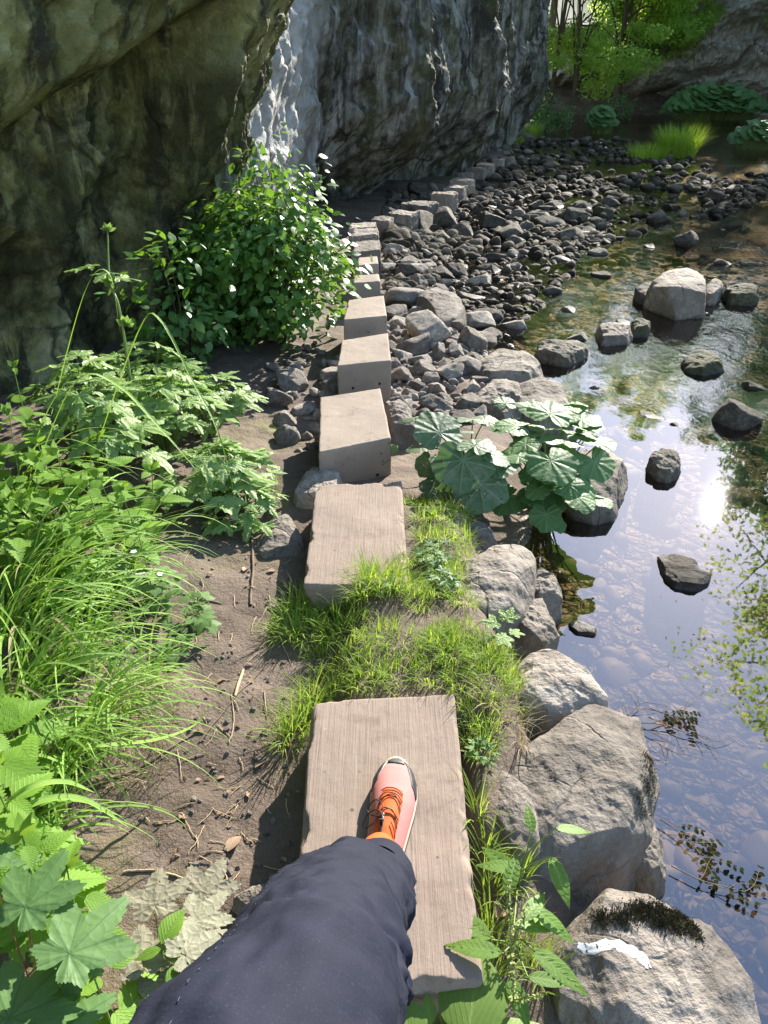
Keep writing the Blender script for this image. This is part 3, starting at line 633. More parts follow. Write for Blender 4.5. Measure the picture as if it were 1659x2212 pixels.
def moss(prefix, pts, zg, rad, n, label):
    tgt = [o for o in COL.objects if o.get('label', '').startswith(prefix)][0]; V = []; F = []; k = 0; r = np.random.default_rng(4)
    for px, py in pts:
        c = W(px, py, zg)
        for i in range(n):
            q = c[:2]+r.normal(size=2)*rad; ok, loc, nr, _ = tgt.ray_cast(Vector((q[0], q[1], 1))-tgt.location, Vector((0, 0, -1)))
            if not ok: continue
            L = r.uniform(.002, .006); d = np.array(nr)*(1 if nr[2] > 0 else -1)+r.normal(size=3)*.5; s_ = r.normal(size=3); s_ /= np.linalg.norm(s_); p0 = np.array(loc)
            V += [p0-s_*.0016, p0+s_*.0016, p0+d*L]; F.append((k, k+1, k+2)); k += 3
    return mesh('moss', np.array(V), np.array(F), M['moss'], tgt, smooth=False)
t = NT('dark_moss'); M['moss'] = t.done(t.bsdf(t.ramp(t.noise(t.coord(), 60, 3), [(.35, (.035, .028, .012)), (.6, (.10, .085, .03)), (.75, (.16, .14, .045))]), .9))
moss('huge pale', [(1390, 1965), (1430, 1965), (1460, 1975), (1490, 1985), (1440, 1990), (1370, 1975), (1415, 1985), (1340, 1990), (1300, 1988), (1475, 1965), (1500, 2000), (1460, 2000)], -.07, .011, 700, '')
moss('large grey boulder', [(1400, 1700), (1410, 1670), (1385, 1740), (1400, 1640)], -.1, .012, 260, '')
t = NT('white_paint'); v = t.coord(); n_ = t.noise(v, 60, 4, 0.7)
al = t.rng(t.noise(v, 95, 3, 0.7), 0.36, 0.42)
M['paint'] = t.done(t.mixs(al, t.n('ShaderNodeBsdfTransparent').outputs[0], t.bsdf(t.mix(n_, (0.55, 0.55, 0.56), (0.85, 0.85, 0.86)), 0.6, t.bump(n_, 0.5, 0.002))))
drape([(1250, 2032), (1285, 2045), (1320, 2040), (1350, 2046), (1385, 2062), (1402, 2088)], -0.06, 'huge pale', mat=M['paint'])

# ---------- rubble: separate stones along the bank and the bar
_protos = []
for k in range(12):
    V_, F_ = rock_arrays(100+k, 22, 34, cuts=random.randint(9, 15), sharp=0.93, noise=0.045)
    _protos.append((V_, F_))
def placed_rock(k, x, y, z, sx, sy, sz, az, mat, label, group, name='rubble_stone', pool={}):
    key = (k, mat, name)
    if key not in pool:
        o = mesh(name, _protos[k][0], _protos[k][1], M[mat]); pool[key] = o
    else:
        o = pool[key].copy(); COL.objects.link(o)
    o.location = (x, y, z); o.scale = (sx, sy, sz); o.rotation_euler = (random.uniform(-.35, .35), random.uniform(-.35, .35), az)
    tag(o, label, 'stone', group); return o
_taken = []
def zone(n, xr, yr, size, mats, label, group, dens=None, poly=None, sink=0.35, flat=(0.5, 0.8), tries=6000, gap=0.8):
    cnt = 0; tr_ = 0
    while cnt < n and tr_ < tries:
        tr_ += 1
        px = random.uniform(*xr); py = random.uniform(*yr)
        if dens is not None and random.random() > dens(px, py): continue
        p = W(px, py, -0.28 if py > 640 else -0.36); s = random.uniform(*size)*random.choice([0.55, 0.7, 0.85, 1, 1, 1.25, 1.6])
        if any((p[0]-q[0])**2+(p[1]-q[1])**2 < (gap*(s+q[2]))**2 for q in _taken): continue
        hz = hfast(p[0], p[1]); hz = max(hz, WATER-0.09)
        _taken.append((p[0], p[1], s))
        fz = random.uniform(*flat)*s; m = random.choice(mats)
        placed_rock(random.randrange(12), p[0], p[1], hz+fz*(1-sink)-0.02, s, s*random.uniform(.65, .95), fz, random.uniform(0, 6.3), m, label, group, 'river_stone' if py < 545 and 'river_rock' in mats or sink < .2 else 'rubble_stone'); cnt += 1
    return cnt
def blocked(px, py):
    return False
for x, y, s in [(950, 642, .22), (1100, 775, .3), (1180, 840, .2), (1085, 855, .16), (865, 880, .12)]:
    p = W(x, y, -.28); _taken.append((p[0], p[1], s))
for (a, b, y) in [(700, 835, 930), (735, 845, 830), (745, 836, 740), (760, 830, 640), (765, 825, 590), (765, 825, 560), (765, 822, 530)]:
    p = W((a+b)/2, y, -.1); _taken.append((p[0], p[1], .17))
zone(62, (845, 1060), (690, 930), (.075, .15), ['rubble', 'limestone'], 'broken pale limestone stone in the dry rubble between the concrete blocks and the butterbur', 'rubble stones right of the concrete blocks', gap=0.72, dens=lambda x, y: 1 if x < 1180-(y-690)*0.4 else 0)
zone(18, (580, 735), (770, 1010), (.05, .10), ['rubble'], 'small pale stone in the dirt left of the concrete blocks', 'stones left of the concrete blocks', gap=0.8, dens=lambda x, y: 1 if x > 560+(y-770)*0.25 else 0)
zone(85, (832, 1120), (540, 700), (.07, .17), ['rubble', 'rubble', 'river_rock'], 'grey stone in the rubble at the water beyond the lone squat boulder', 'rubble stones at the bend of the bank', gap=0.7, dens=lambda x, y: 1 if x < 900+(y-540)*1.5 else 0.35)
zone(110, (840, 1330), (430, 545), (.08, .22), ['river_rock'], 'dark wet stone of the cobble bar breaking the shallow water', 'cobble bar stones in mid river', gap=0.72, sink=0.25, dens=lambda x, y: 1 if x < 1280 else 0.3)
zone(34, (1100, 1640), (420, 640), (.07, .17), ['river_rock', 'river_rock', 'moss_rock'], 'low dark rock standing in the shallow riffle right of the cobble bar', 'rocks in the shallow riffle', sink=0.15)
zone(18, (1100, 1420), (600, 900), (.05, .10), ['river_rock', 'limestone_mossy'], 'small wet rock poking out of the quiet shallows', 'stones scattered in the quiet shallows', dens=lambda x, y: 1 if x > 1240 or y < 700 else 0, sink=0.0)
zone(10, (1420, 1650), (640, 920), (.05, .10), ['river_rock', 'moss_rock'], 'dark stone just breaking the water right of the river', 'stones in the right hand shallows', sink=0.0)
# far cobbles as one mass
t = NT('cobble_mass'); r_ = t.attr('rnd'); p = t.pos(); n_ = t.noise(p, 9, 5, .7); n2_ = t.noise(p, 60, 3, .7)
c = t.ramp(r_, [(0, (0.035, 0.029, 0.021)), (.5, (0.085, 0.071, 0.052)), (.8, (0.14, 0.12, 0.09)), (1, (0.22, 0.19, 0.15))]); c = t.mix(t.rng(n_, .55, .68, 0, .7), c, (0.06, 0.062, 0.016))
sx = t.n('ShaderNodeSeparateXYZ'); t.put(sx.inputs[0], p); wm = t.rng(sx.outputs[2], WATER+.02, WATER+.06, 1, 0); c = t.mix(wm, c, t.mix(1.0, c, (.4, .36, .3), 'MULTIPLY'))
M['cobble'] = t.done(t.bsdf(c, t.math('SUBTRACT', .9, t.math('MULTIPLY', wm, .25)), t.bump(n2_, .8, .02), .15))
fb = Bag(); dryb = Bag(); rr = np.random.default_rng(77)
lowp = [rock_arrays(300+k, 8, 11, 7, 0.9, 0.05) for k in range(8)]
def cob(px, py, s):
    p = W(px, py, WATER); V_, F_ = lowp[rr.integers(8)]
    a = rr.uniform(0, 6.3); R_ = np.array([[cos(a), -sin(a), 0], [sin(a), cos(a), 0], [0, 0, 1]])
    sc = np.array([s, s*rr.uniform(.6, .95), s*rr.uniform(.45, .8)])
    hz = max(hfast(p[0], p[1]), WATER-0.035)
    fb.add((V_*sc)@R_.T+np.array([p[0], p[1], hz+sc[2]*0.35]), F_, None, rr.random())
for k in range(6000):
    py = 300+(rr.random()**0.95)*255; left = np.interp(py, [290, 330, 400, 450, 540], [1130, 1085, 985, 860, 835])
    right = np.interp(py, [290, 340, 380, 420, 470, 540], [1330, 1480, 1675, 1675, 1560, 1240])
    px = left+(right-left)*rr.random()**1.05
    P = W(px, py, WATER); cl = fbm(np.array([[P[0]*0.55, P[1]*0.30, 0]]), 1.0, 3)[0]; f_ = (px-left)/(right-left)
    if cl < -0.10+0.13*f_ and rr.random() < 0.85: continue
    cob(px, py, (.03+.13*rr.random()**1.8)*np.interp(py, [300, 420], [1.25, 1])*(1-.3*f_))
for k in range(900):
    py = rr.uniform(545, 1010); px = np.interp(py, [545, 700, 850, 1010], [835, 850, 850, 700])+rr.uniform(-20, 260) if rr.random() < 0.88 else rr.uniform(620, 735)
    if px < 735 and py < 780: continue
    P = W(px, py, -.25); 
    if P[0] > shore(P[1])+0.1: continue
    fb, _fb = dryb, fb; cob(px, py, rr.uniform(.015, .045)); fb = _fb
for k in range(1300):
    py = rr.uniform(430, 690); px = 840+(rr.random()**1.7)*np.interp(py, [430, 560, 690], [620, 430, 300])
    if any(abs(px-a_)+abs(py-b_) < 34 for a_, b_ in ((950, 640), (1470, 600))): continue
    cob(px, py, rr.uniform(.03, .085))
t_ = fb.build('cobbles', M['cobble']); tag(t_, 'wet dark cobbles and gravel filling the shallow river bar', 'cobbles', kind='stuff')
tag(dryb.build('gravel', M['rubble']), 'pale dry gravel between the rubble stones beside the blocks', 'gravel', kind='stuff')
# submerged stones of the bed
sb = Bag()
for k in range(2600):
    x = rr.uniform(0.2, 7.5); y = rr.uniform(0.3, 10); 
    if x < shore(y)+0.05: continue
    hz = hfast(x, y); V_, F_ = lowp[rr.integers(8)]; s = rr.uniform(.02, .085)*(1 if rr.random() < 0.9 else 1.8)
    a = rr.uniform(0, 6.3); R_ = np.array([[cos(a), -sin(a), 0], [sin(a), cos(a), 0], [0, 0, 1]])
    zt = min(hz+s*0.15, WATER-0.04-s*0.4)
    sb.add((V_*[s, s*.8, s*.4])@R_.T+np.array([x, y, zt]), F_, None, rr.random())
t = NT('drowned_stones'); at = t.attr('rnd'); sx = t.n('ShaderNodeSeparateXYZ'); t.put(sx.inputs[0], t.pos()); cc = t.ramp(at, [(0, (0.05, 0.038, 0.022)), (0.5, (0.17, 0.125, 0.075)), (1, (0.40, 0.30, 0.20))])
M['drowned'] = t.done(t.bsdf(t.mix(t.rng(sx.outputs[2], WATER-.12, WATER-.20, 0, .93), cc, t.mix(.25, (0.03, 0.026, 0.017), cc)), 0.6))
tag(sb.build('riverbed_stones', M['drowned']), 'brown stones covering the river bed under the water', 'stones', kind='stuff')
# ---------- the walker: one leg forward on the slab, the other behind
def mat_plain(name, col, rough=0.8, spec=0.3, nz=0.0, sc=300, bump=0.3, bd=0.0006, var=0.15):
    t = NT(name); v = t.coord(); n = t.noise(v, sc, 3, 0.6); n2 = t.noise(v, 14, 4, 0.6)
    c = t.mix(t.rng(n2, 0.3, 0.7), tuple(q*(1-var) for q in col), tuple(min(1, q*(1+var)) for q in col))
    return t.done(t.bsdf(c, rough, t.bump(n, bump, bd), spec))
t = NT('navy_cloth'); uv = t.coord('UV'); ob = t.coord()
n1 = t.noise(ob, 6, 5, 0.6); n2 = t.noise(ob, 420, 2, 0.5); n3 = t.noise(t.mapping(uv, scale=(1, 5, 1)), 7, 4, 0.6, 0.6)
c = t.mix(t.rng(n1, 0.3, 0.7), (0.0085, 0.0105, 0.021), (0.0145, 0.017, 0.033)); c = t.mix(t.rng(n2, 0.6, 0.8, 0, 0.25), c, (0.09, 0.10, 0.14))
sp = t.voro(ob, 70); c = t.mix(t.math('MULTIPLY', t.rng(sp, 0.05, 0.035), t.rng(t.noise(ob, 9, 2), 0.56, 0.6)), c, (0.004, 0.004, 0.006))
M['navy'] = t.done(t.bsdf(c, 0.8, t.bump(t.math('ADD', n3, t.math('MULTIPLY', n2, 0.06)), 0.3, 0.010), 0.18))
t = NT('pink_mesh'); v = t.coord(); w1 = t.voro(v, 750, 'F1'); n2 = t.noise(v, 18, 3)
c = t.mix(t.rng(w1, 0.2, 0.6), (0.44, 0.155, 0.135), (0.55, 0.22, 0.195)); c = t.mix(t.rng(n2, 0.35, 0.7, 0, 0.35), c, (0.56, 0.24, 0.21))
M['pink'] = t.done(t.bsdf(c, 0.75, t.bump(w1, 0.5, 0.0008), 0.25))
M['pink_gloss'] = mat_plain('pink_overlay', (0.66, 0.27, 0.245), 0.6, 0.3, bump=0.05)
M['orange'] = mat_plain('orange_knit', (0.62, 0.11, 0.022), 0.7, 0.2, sc=900, bump=0.6)
M['rubber'] = mat_plain('grey_rubber', (0.024, 0.025, 0.028), 0.5, 0.5, sc=150, bump=0.5)
M['lace'] = mat_plain('brown_lace', (0.045, 0.018, 0.012), 0.5, 0.4)
M['cream'] = mat_plain('cream_foam', (0.50, 0.40, 0.29), 0.6, 0.3)
M['tabblack'] = mat_plain('black_webbing', (0.012, 0.012, 0.014), 0.6, 0.3, sc=700, bump=0.6)
M['whiteprint'] = mat_plain('white_print', (0.75, 0.72, 0.66), 0.5, 0.3)
toe = W(861, 1641, 0.03); mid = W(838, 1775, 0.06)
fwd = toe[:2]-mid[:2]; fwd /= np.linalg.norm(fwd); fwd = (fwd+np.array([0.03, 0]))/np.linalg.norm(fwd+np.array([0.03, 0]))
side = np.array([fwd[1], -fwd[0]])
LS = 0.33; heel = toe[:2]-fwd*LS
person = empty('person', (heel[0], heel[1], 0.0))
tag(person, 'person in loose navy hiking trousers stepping forward in a pink and orange trail shoe', 'person')
org = np.array([heel[0], heel[1], 0.0])
sx_ = np.array([0, .04, .10, .2, .32, .45, .58, .7, .8, .88, .94, .98, 1.0])
hwL = np.array([.006, .024, .034, .038, .038, .041, .046, .050, .049, .041, .030, .017, .004])   # inner/left half width
hwR = np.array([.006, .024, .034, .039, .042, .046, .051, .053, .050, .042, .031, .018, .004])
hh_ = np.array([.058, .064, .068, .071, .074, .073, .068, .060, .055, .050, .044, .036, .028])
bend = lambda s: 0.006*np.sin(s*pi)-0.004*s
def shoe_pt(s, a, out=0.0):
    "s along heel to toe, a from 0 (right) over the top to pi (left)"
    L = np.interp(s, sx_, hwL); R = np.interp(s, sx_, hwR); H = np.interp(s, sx_, hh_)
    ca, sa = np.cos(a), np.sin(a)
    w_ = np.where(ca > 0, R, L)+out*np.minimum(1, R/0.02); H = H+out
    base = 0.024
    narrow = np.interp(s, [0, .25, .5, .75, 1], [.55, .50, .62, .85, 1.0])
    q = np.abs(sa)
    lat = np.sign(ca)*np.abs(ca)**0.75*w_*(1-(1-narrow)*q**1.6)
    z = base+(H-base)*q**0.85
    p = org[None]+0*s[:, None]
    p = np.zeros((len(s), 3)); p[:, :2] = org[:2]+fwd*(s*LS+out*(s > 0.9)*1.0)[:, None]+side*(lat+bend(s))[:, None]; p[:, 2] = z
    return p
def patch(name, mat, s0, s1, a0, a1, out, parent, ns=40, na=40, shape=None, thick=0.0):
    S, A = np.meshgrid(np.linspace(0, 1, ns), np.linspace(0, 1, na), indexing='ij'); S = S.ravel(); A = A.ravel()
    s_ = s0+(s1-s0)*S; aa0 = a0(s_) if callable(a0) else a0; aa1 = a1(s_) if callable(a1) else a1
    ang = aa0+(aa1-aa0)*A
    if shape is not None: s_, ang = shape(s_, ang, S, A)
    edge = np.minimum(np.minimum(S, 1-S)*ns, np.minimum(A, 1-A)*na); o_ = out*np.clip(edge/1.5, -0.3, 1)
    o_ = np.where(edge < 0.5, -0.001, out)
    V = shoe_pt(s_, ang, o_)
    return mesh(name, V-org, grid_faces(ns, na), mat, parent, np.stack([S, A], 1))
shoe = patch('shoe', M['pink'], 0.0, 1.0, 0.0, pi, 0.0, person, 110, 80)
def shape_round(s, a, S, A):
    return s, a
# sole with lugs
sb_ = Bag()
def sole_ring(z0, z1, grow0, grow1, mat, name, s_lo=0.0):
    S = np.linspace(0, 1, 90); n = len(S); L = np.interp(S, sx_, hwL); R = np.interp(S, sx_, hwR)
    Vs = []
    for z, g_ in ((z0, grow0), ((z0+z1)/2, max(grow0, grow1)+0.0015), (z1, grow1)):
        e = np.clip(1-abs(S-.5)*2, 0, 1)**0.5
        r_ = np.concatenate([np.stack([S*LS+(S-.5)*2*g_, (R+g_)+bend(S), 0*S+z], 1), np.stack([S[::-1]*LS+(S[::-1]-.5)*2*g_, -(L[::-1]+g_)+bend(S[::-1]), 0*S+z], 1)])
        lift = np.clip((r_[:, 0]/LS-0.86), 0, 1)*0.11*(z < 0.03) ; r_[:, 2] += lift*0.8
        Vs.append(r_)
    Vs = np.array(Vs); m = Vs.shape[1]
    P = np.concatenate([Vs[0:1]*[1, 0.0, 1], Vs, Vs[-1:]*[1, 0.0, 1]]).reshape(-1, 3)
    Wd = np.zeros_like(P); Wd[:, :2] = fwd*P[:, 0:1]+side*P[:, 1:2]; Wd[:, 2] = P[:, 2]
    return mesh(name, Wd, grid_faces(5, m, True), mat, shoe)
sole_ring(0.002, 0.010, 0.000, 0.001, M['rubber'], 'outsole'); sole_ring(0.0105, 0.0265, 0.0012, 0.0012, M['cream'], 'midsole')
# toe cap in three dark plates with pink ribs between
tc = [(0.10, 0.30, 0.80, 0.985), (0.36, 0.66, 0.915, 0.992), (0.72, 0.92, 0.80, 0.985)]
patch('toe_cap', M['rubber'], 0.915, 0.998, 0.33*pi, 0.68*pi, 0.0024, shoe, 24, 30)
patch('toe_cap', M['rubber'], 0.66, 0.985, lambda s: 0.02*pi+0*s, lambda s: np.interp(s, [.66, .74, .86, .985], [.06, .22, .28, .285])*pi, 0.0020, shoe, 30, 20)
patch('toe_cap', M['rubber'], 0.68, 0.985, lambda s: np.interp(s, [.68, .76, .86, .985], [.94, .77, .725, .72])*pi, lambda s: 0.98*pi+0*s, 0.0020, shoe, 30, 20)
# little lip at the very front
b = Bag(); pp = np.array([[*(org[:2]+fwd*(LS+0.006)+side*q), 0.018+0.004*cos(q*60)] for q in np.linspace(-0.016, 0.016, 12)]); V_, F_, U_ = tube(pp, np.linspace(0.006, 0.006, 12)*1.0, 8); b.add(V_, F_, U_)
b.build('toe_bumper', M['rubber'], shoe, org)
# tongue of orange knit, side overlays
tongue = patch('tongue', M['orange'], 0.12, 0.655, lambda s: np.interp(s, [.12, .3, .55, .655], [.22, .24, .29, .36])*pi, lambda s: np.interp(s, [.12, .3, .55, .655], [.78, .76, .70, .62])*pi, 0.0035, shoe, 60, 30)
# laces
def lace(pts, n=26, r=0.0013, out=0.0062):
    P = smoothpath(pts, n); V = shoe_pt(P[:, 0], P[:, 1]*pi, out+P[:, 2]); Vt, Ft, Ut = tube(V, r, 6); bb = Bag(); bb.add(Vt, Ft, Ut); return bb.build('lace', M['lace'], shoe, org)
lace([(.60, .34, 0), (.635, .45, .001), (.64, .55, .001), (.615, .66, 0)])
lace([(.535, .32, 0), (.58, .42, .001), (.59, .55, .002), (.56, .68, 0)])
lace([(.46, .30, 0), (.53, .38, .001), (.575, .5, .002), (.50, .70, 0)])
lace([(.39, .29, 0), (.43, .42, .001), (.45, .56, .003), (.41, .71, 0)])
lace([(.33, .28, 0), (.40, .36, .001), (.44, .5, .004), (.37, .73, 0)])
lace([(.26, .27, 0), (.31, .33, .002), (.35, .42, .002)])
loop = [(.40, .58, .003), (.47, .60, .006), (.52, .72, .009), (.48, .84, .010), (.42, .80, .009), (.38, .66, .006), (.40, .58, .004)]; lace(loop, 44, 0.0013)
loop = [(.40, .58, .003), (.43, .70, .010), (.41, .84, .013), (.34, .88, .012), (.32, .76, .010), (.36, .63, .005)]; lace(loop, 44, 0.0013)
lace([(.40, .60, .004), (.37, .56, .004), (.34, .52, .004)])
# pull tab with the white mark
tab = patch('pull_tab', M['tabblack'], 0.22, 0.415, 0.535*pi, 0.63*pi, 0.0065, shoe, 20, 10)
def mark_S(parent):
    pts = [(.92, .90), (.35, .95), (.10, .80), (.25, .60), (.75, .42), (.90, .22), (.62, .05), (.05, .10)]
    P = smoothpath([(x, y, 0) for x, y in pts], 40); T = np.gradient(P, axis=0); T /= np.linalg.norm(T, axis=1)[:, None]; N = np.stack([-T[:, 1], T[:, 0]], 1)
    rows = []
    for q in (-1, -.33, .33, 1): rows.append(P[:, :2]+N*0.105*q)
    R_ = np.stack(rows, 1).reshape(-1, 2)
    s = 0.362+R_[:, 1]*0.046; a = (0.625-R_[:, 0]*0.085)*pi
    V = shoe_pt(s, a, 0.0078); mesh('mark', V-org, grid_faces(40, 4), M['whiteprint'], parent)
mark_S(tab)
# trouser leg: rings along the limb, baggy cloth with folds
def limb(name, cen, rad, n, folds, seed, mat, hem=True, nth=120, shift=None):
    C = smoothpath(cen, n); Rr = smoothpath(rad, n)
    T = np.gradient(C, axis=0); T /= np.linalg.norm(T, axis=1)[:, None]
    A = np.cross(T, np.array([0, 0, 1.0])); bad = np.linalg.norm(A, axis=1) < 0.2
    X0 = np.array([1.0, 0.1, 0]); B = []
    for k in range(n):
        x = X0-T[k]*(X0@T[k]); x /= np.linalg.norm(x); y = np.cross(T[k], x); B.append((x, y))
    a = np.arange(nth)*2*pi/nth; V = []
    for k in range(n):
        x, y = B[k]; V.append(C[k]+np.cos(a)[:, None]*x*Rr[k, 0]+np.sin(a)[:, None]*y*Rr[k, 1])
    V = np.array(V); t_ = np.linspace(0, 1, n)
    U = np.stack(np.broadcast_arrays((a/(2*pi))[None], t_[:, None]), -1)
    P = V.reshape(-1, 3); O = P-np.repeat(C, nth, 0); O /= np.linalg.norm(O, axis=1)[:, None]
    d = fbm(P*[1, 1, 1], 4, 4, off=seed)*0.034+0.012*fbm(P@np.array([[.8, .3, 1.6], [-.4, .9, 1.2], [.3, -.5, 2.2]])*1.0, 6, 3, ridge=True, off=seed+6)+fbm(P*[1.2, 1.2, 2.2], 3.0, 3, ridge=True, off=seed+2)*0.010+fbm(P, 30, 2, off=seed+3)*0.0015
    tt = np.repeat(t_, nth); aa = np.tile(a, n)
    for (t0, a0, da, w_, h_) in folds:
        x_ = (aa-a0+pi) % (2*pi)-pi
        d = d+h_*np.exp(-((tt-t0-da*x_)/w_)**2)*np.exp(-(x_/1.1)**2)
    P = P+O*d[:, None]
    F = grid_faces(n, nth, True)
    return P, F, U.reshape(-1, 2), C
hemc = WD(748, 1925, 1.02); hemc[2] = 0.145
hA = W(788, 1902, 0.10); c1_ = W(748, 1958, .23); c2_ = W(702, 2032, .41); c3_ = W(650, 2145, .56); c4_ = W(600, 2280, .69)
cen = [hA, c1_, c2_, c3_, c4_, (-0.12, 0.08, 0.82), (-0.09, -0.12, 0.94)]
rad = [(0.077, 0.068), (0.092, 0.082), (0.102, 0.098), (0.101, 0.100), (0.103, 0.104), (0.13, 0.14), (0.14, 0.15)]
P, F, U, C = limb('t', cen, rad, 190, [(0.30, 5.2, 0.10, 0.010, -0.016), (0.34, 5.4, 0.14, 0.010, 0.012), (0.10, 5.3, 0.05, 0.012, 0.008), (0.17, 4.3, -0.08, 0.010, 0.009), (0.44, 4.6, 0.16, 0.012, -0.012), (0.48, 4.7, 0.18, 0.012, 0.010), (0.38, 3.4, .20, .009, -.014), (.26, 3.6, -.16, .008, -.010), (.22, 5.6, .12, .008, -.009), (.42, 5.4, -.20, .009, -.013), (.05, 4.4, .03, .007, .006), (.08, 3.5, -.04, .007, .006)], 3, M['navy'])
nth = 120; ring0 = P[:nth]
# hem turned inward
inner = []
T0 = (C[3]-C[0])/np.linalg.norm(C[3]-C[0])
for k, (f, dz) in enumerate(((0.985, -0.002), (0.965, 0.003), (0.94, 0.05))):
    q = C[0]+(ring0-C[0])*f+T0*dz; inner.append(q)
Pi = np.concatenate(inner[::-1]); P2 = np.concatenate([Pi, P]); U2 = np.concatenate([np.zeros((len(Pi), 2)), U])
leg = mesh('trousers', P2-org, grid_faces(190+3, nth, True), M['navy'], person, U2)
# knitted ankle sleeve running from the shoe up into the trouser leg
a0 = np.array([*(org[:2]+fwd*LS*0.22), 0.035]); a1 = np.array([*(org[:2]+fwd*LS*0.15), 0.072]); a2 = C[0]*.6+np.array([*(org[:2]+fwd*LS*0.13), .12])*.4; a3 = C[0]+T0*0.09
SP = smoothpath([a0, a1, a2, a3], 20); V_, F_, U_ = tube(SP, np.interp(np.linspace(0, 1, 20), [0, .3, 1], [.034, .034, .038]), 28); bb = Bag(); bb.add(V_, F_, U_); bb.build('ankle_sleeve', M['orange'], person, org)
# second leg and hips, same garment, standing behind
cen2 = [(0.10, -0.28, 0.02), (0.10, -0.24, 0.30), (0.09, -0.16, 0.52), (0.08, -0.17, 0.75), (0.05, -0.16, 0.95)]
P_, F_, U_, C_ = limb('t2', cen2, [(0.10, 0.09), (0.10, 0.095), (0.105, 0.105), (0.125, 0.13), (0.15, 0.15)], 70, [], 9, M['navy'], nth=60)
mesh('trousers', P_-org, F_, M['navy'], person, U_)
P_, F_, U_, C_ = limb('t3', [(-0.02, -0.15, 0.86), (-0.02, -0.17, 0.98), (-0.02, -0.20, 1.06)], [(0.20, 0.15), (0.19, 0.14), (0.17, 0.13)], 30, [], 12, M['navy'], nth=60)
mesh('trousers', P_-org, F_, M['navy'], person, U_)
# stitched seam: short pale dashes laid on the cloth
def seam(a_idx, k0, k1, step, name='seam', wob=0):
    bb = Bag()
    for k in range(k0, k1, step):
        i = k*nth+int(a_idx+wob*(k-k0)) % nth; j = (k+1)*nth+int(a_idx+wob*(k+1-k0)) % nth
        if k+step >= 189: break
        p, q = P[i], P[i]*.55+P[j]*.45; o_ = p-C[k]; o_ /= np.linalg.norm(o_)
        Vt, Ft, Ut = tube(np.array([p+o_*0.0012, (p+q)/2+o_*0.0016, q+o_*0.0012]), 0.00045, 5); bb.add(Vt, Ft, Ut)
    return bb.build(name, M['seamthread'], leg, org)
M['seamthread'] = mat_plain('seam_thread', (0.045, 0.05, 0.085), 0.6, 0.3)

seam(nth*0.385, 4, 150, 2, wob=-0.06)
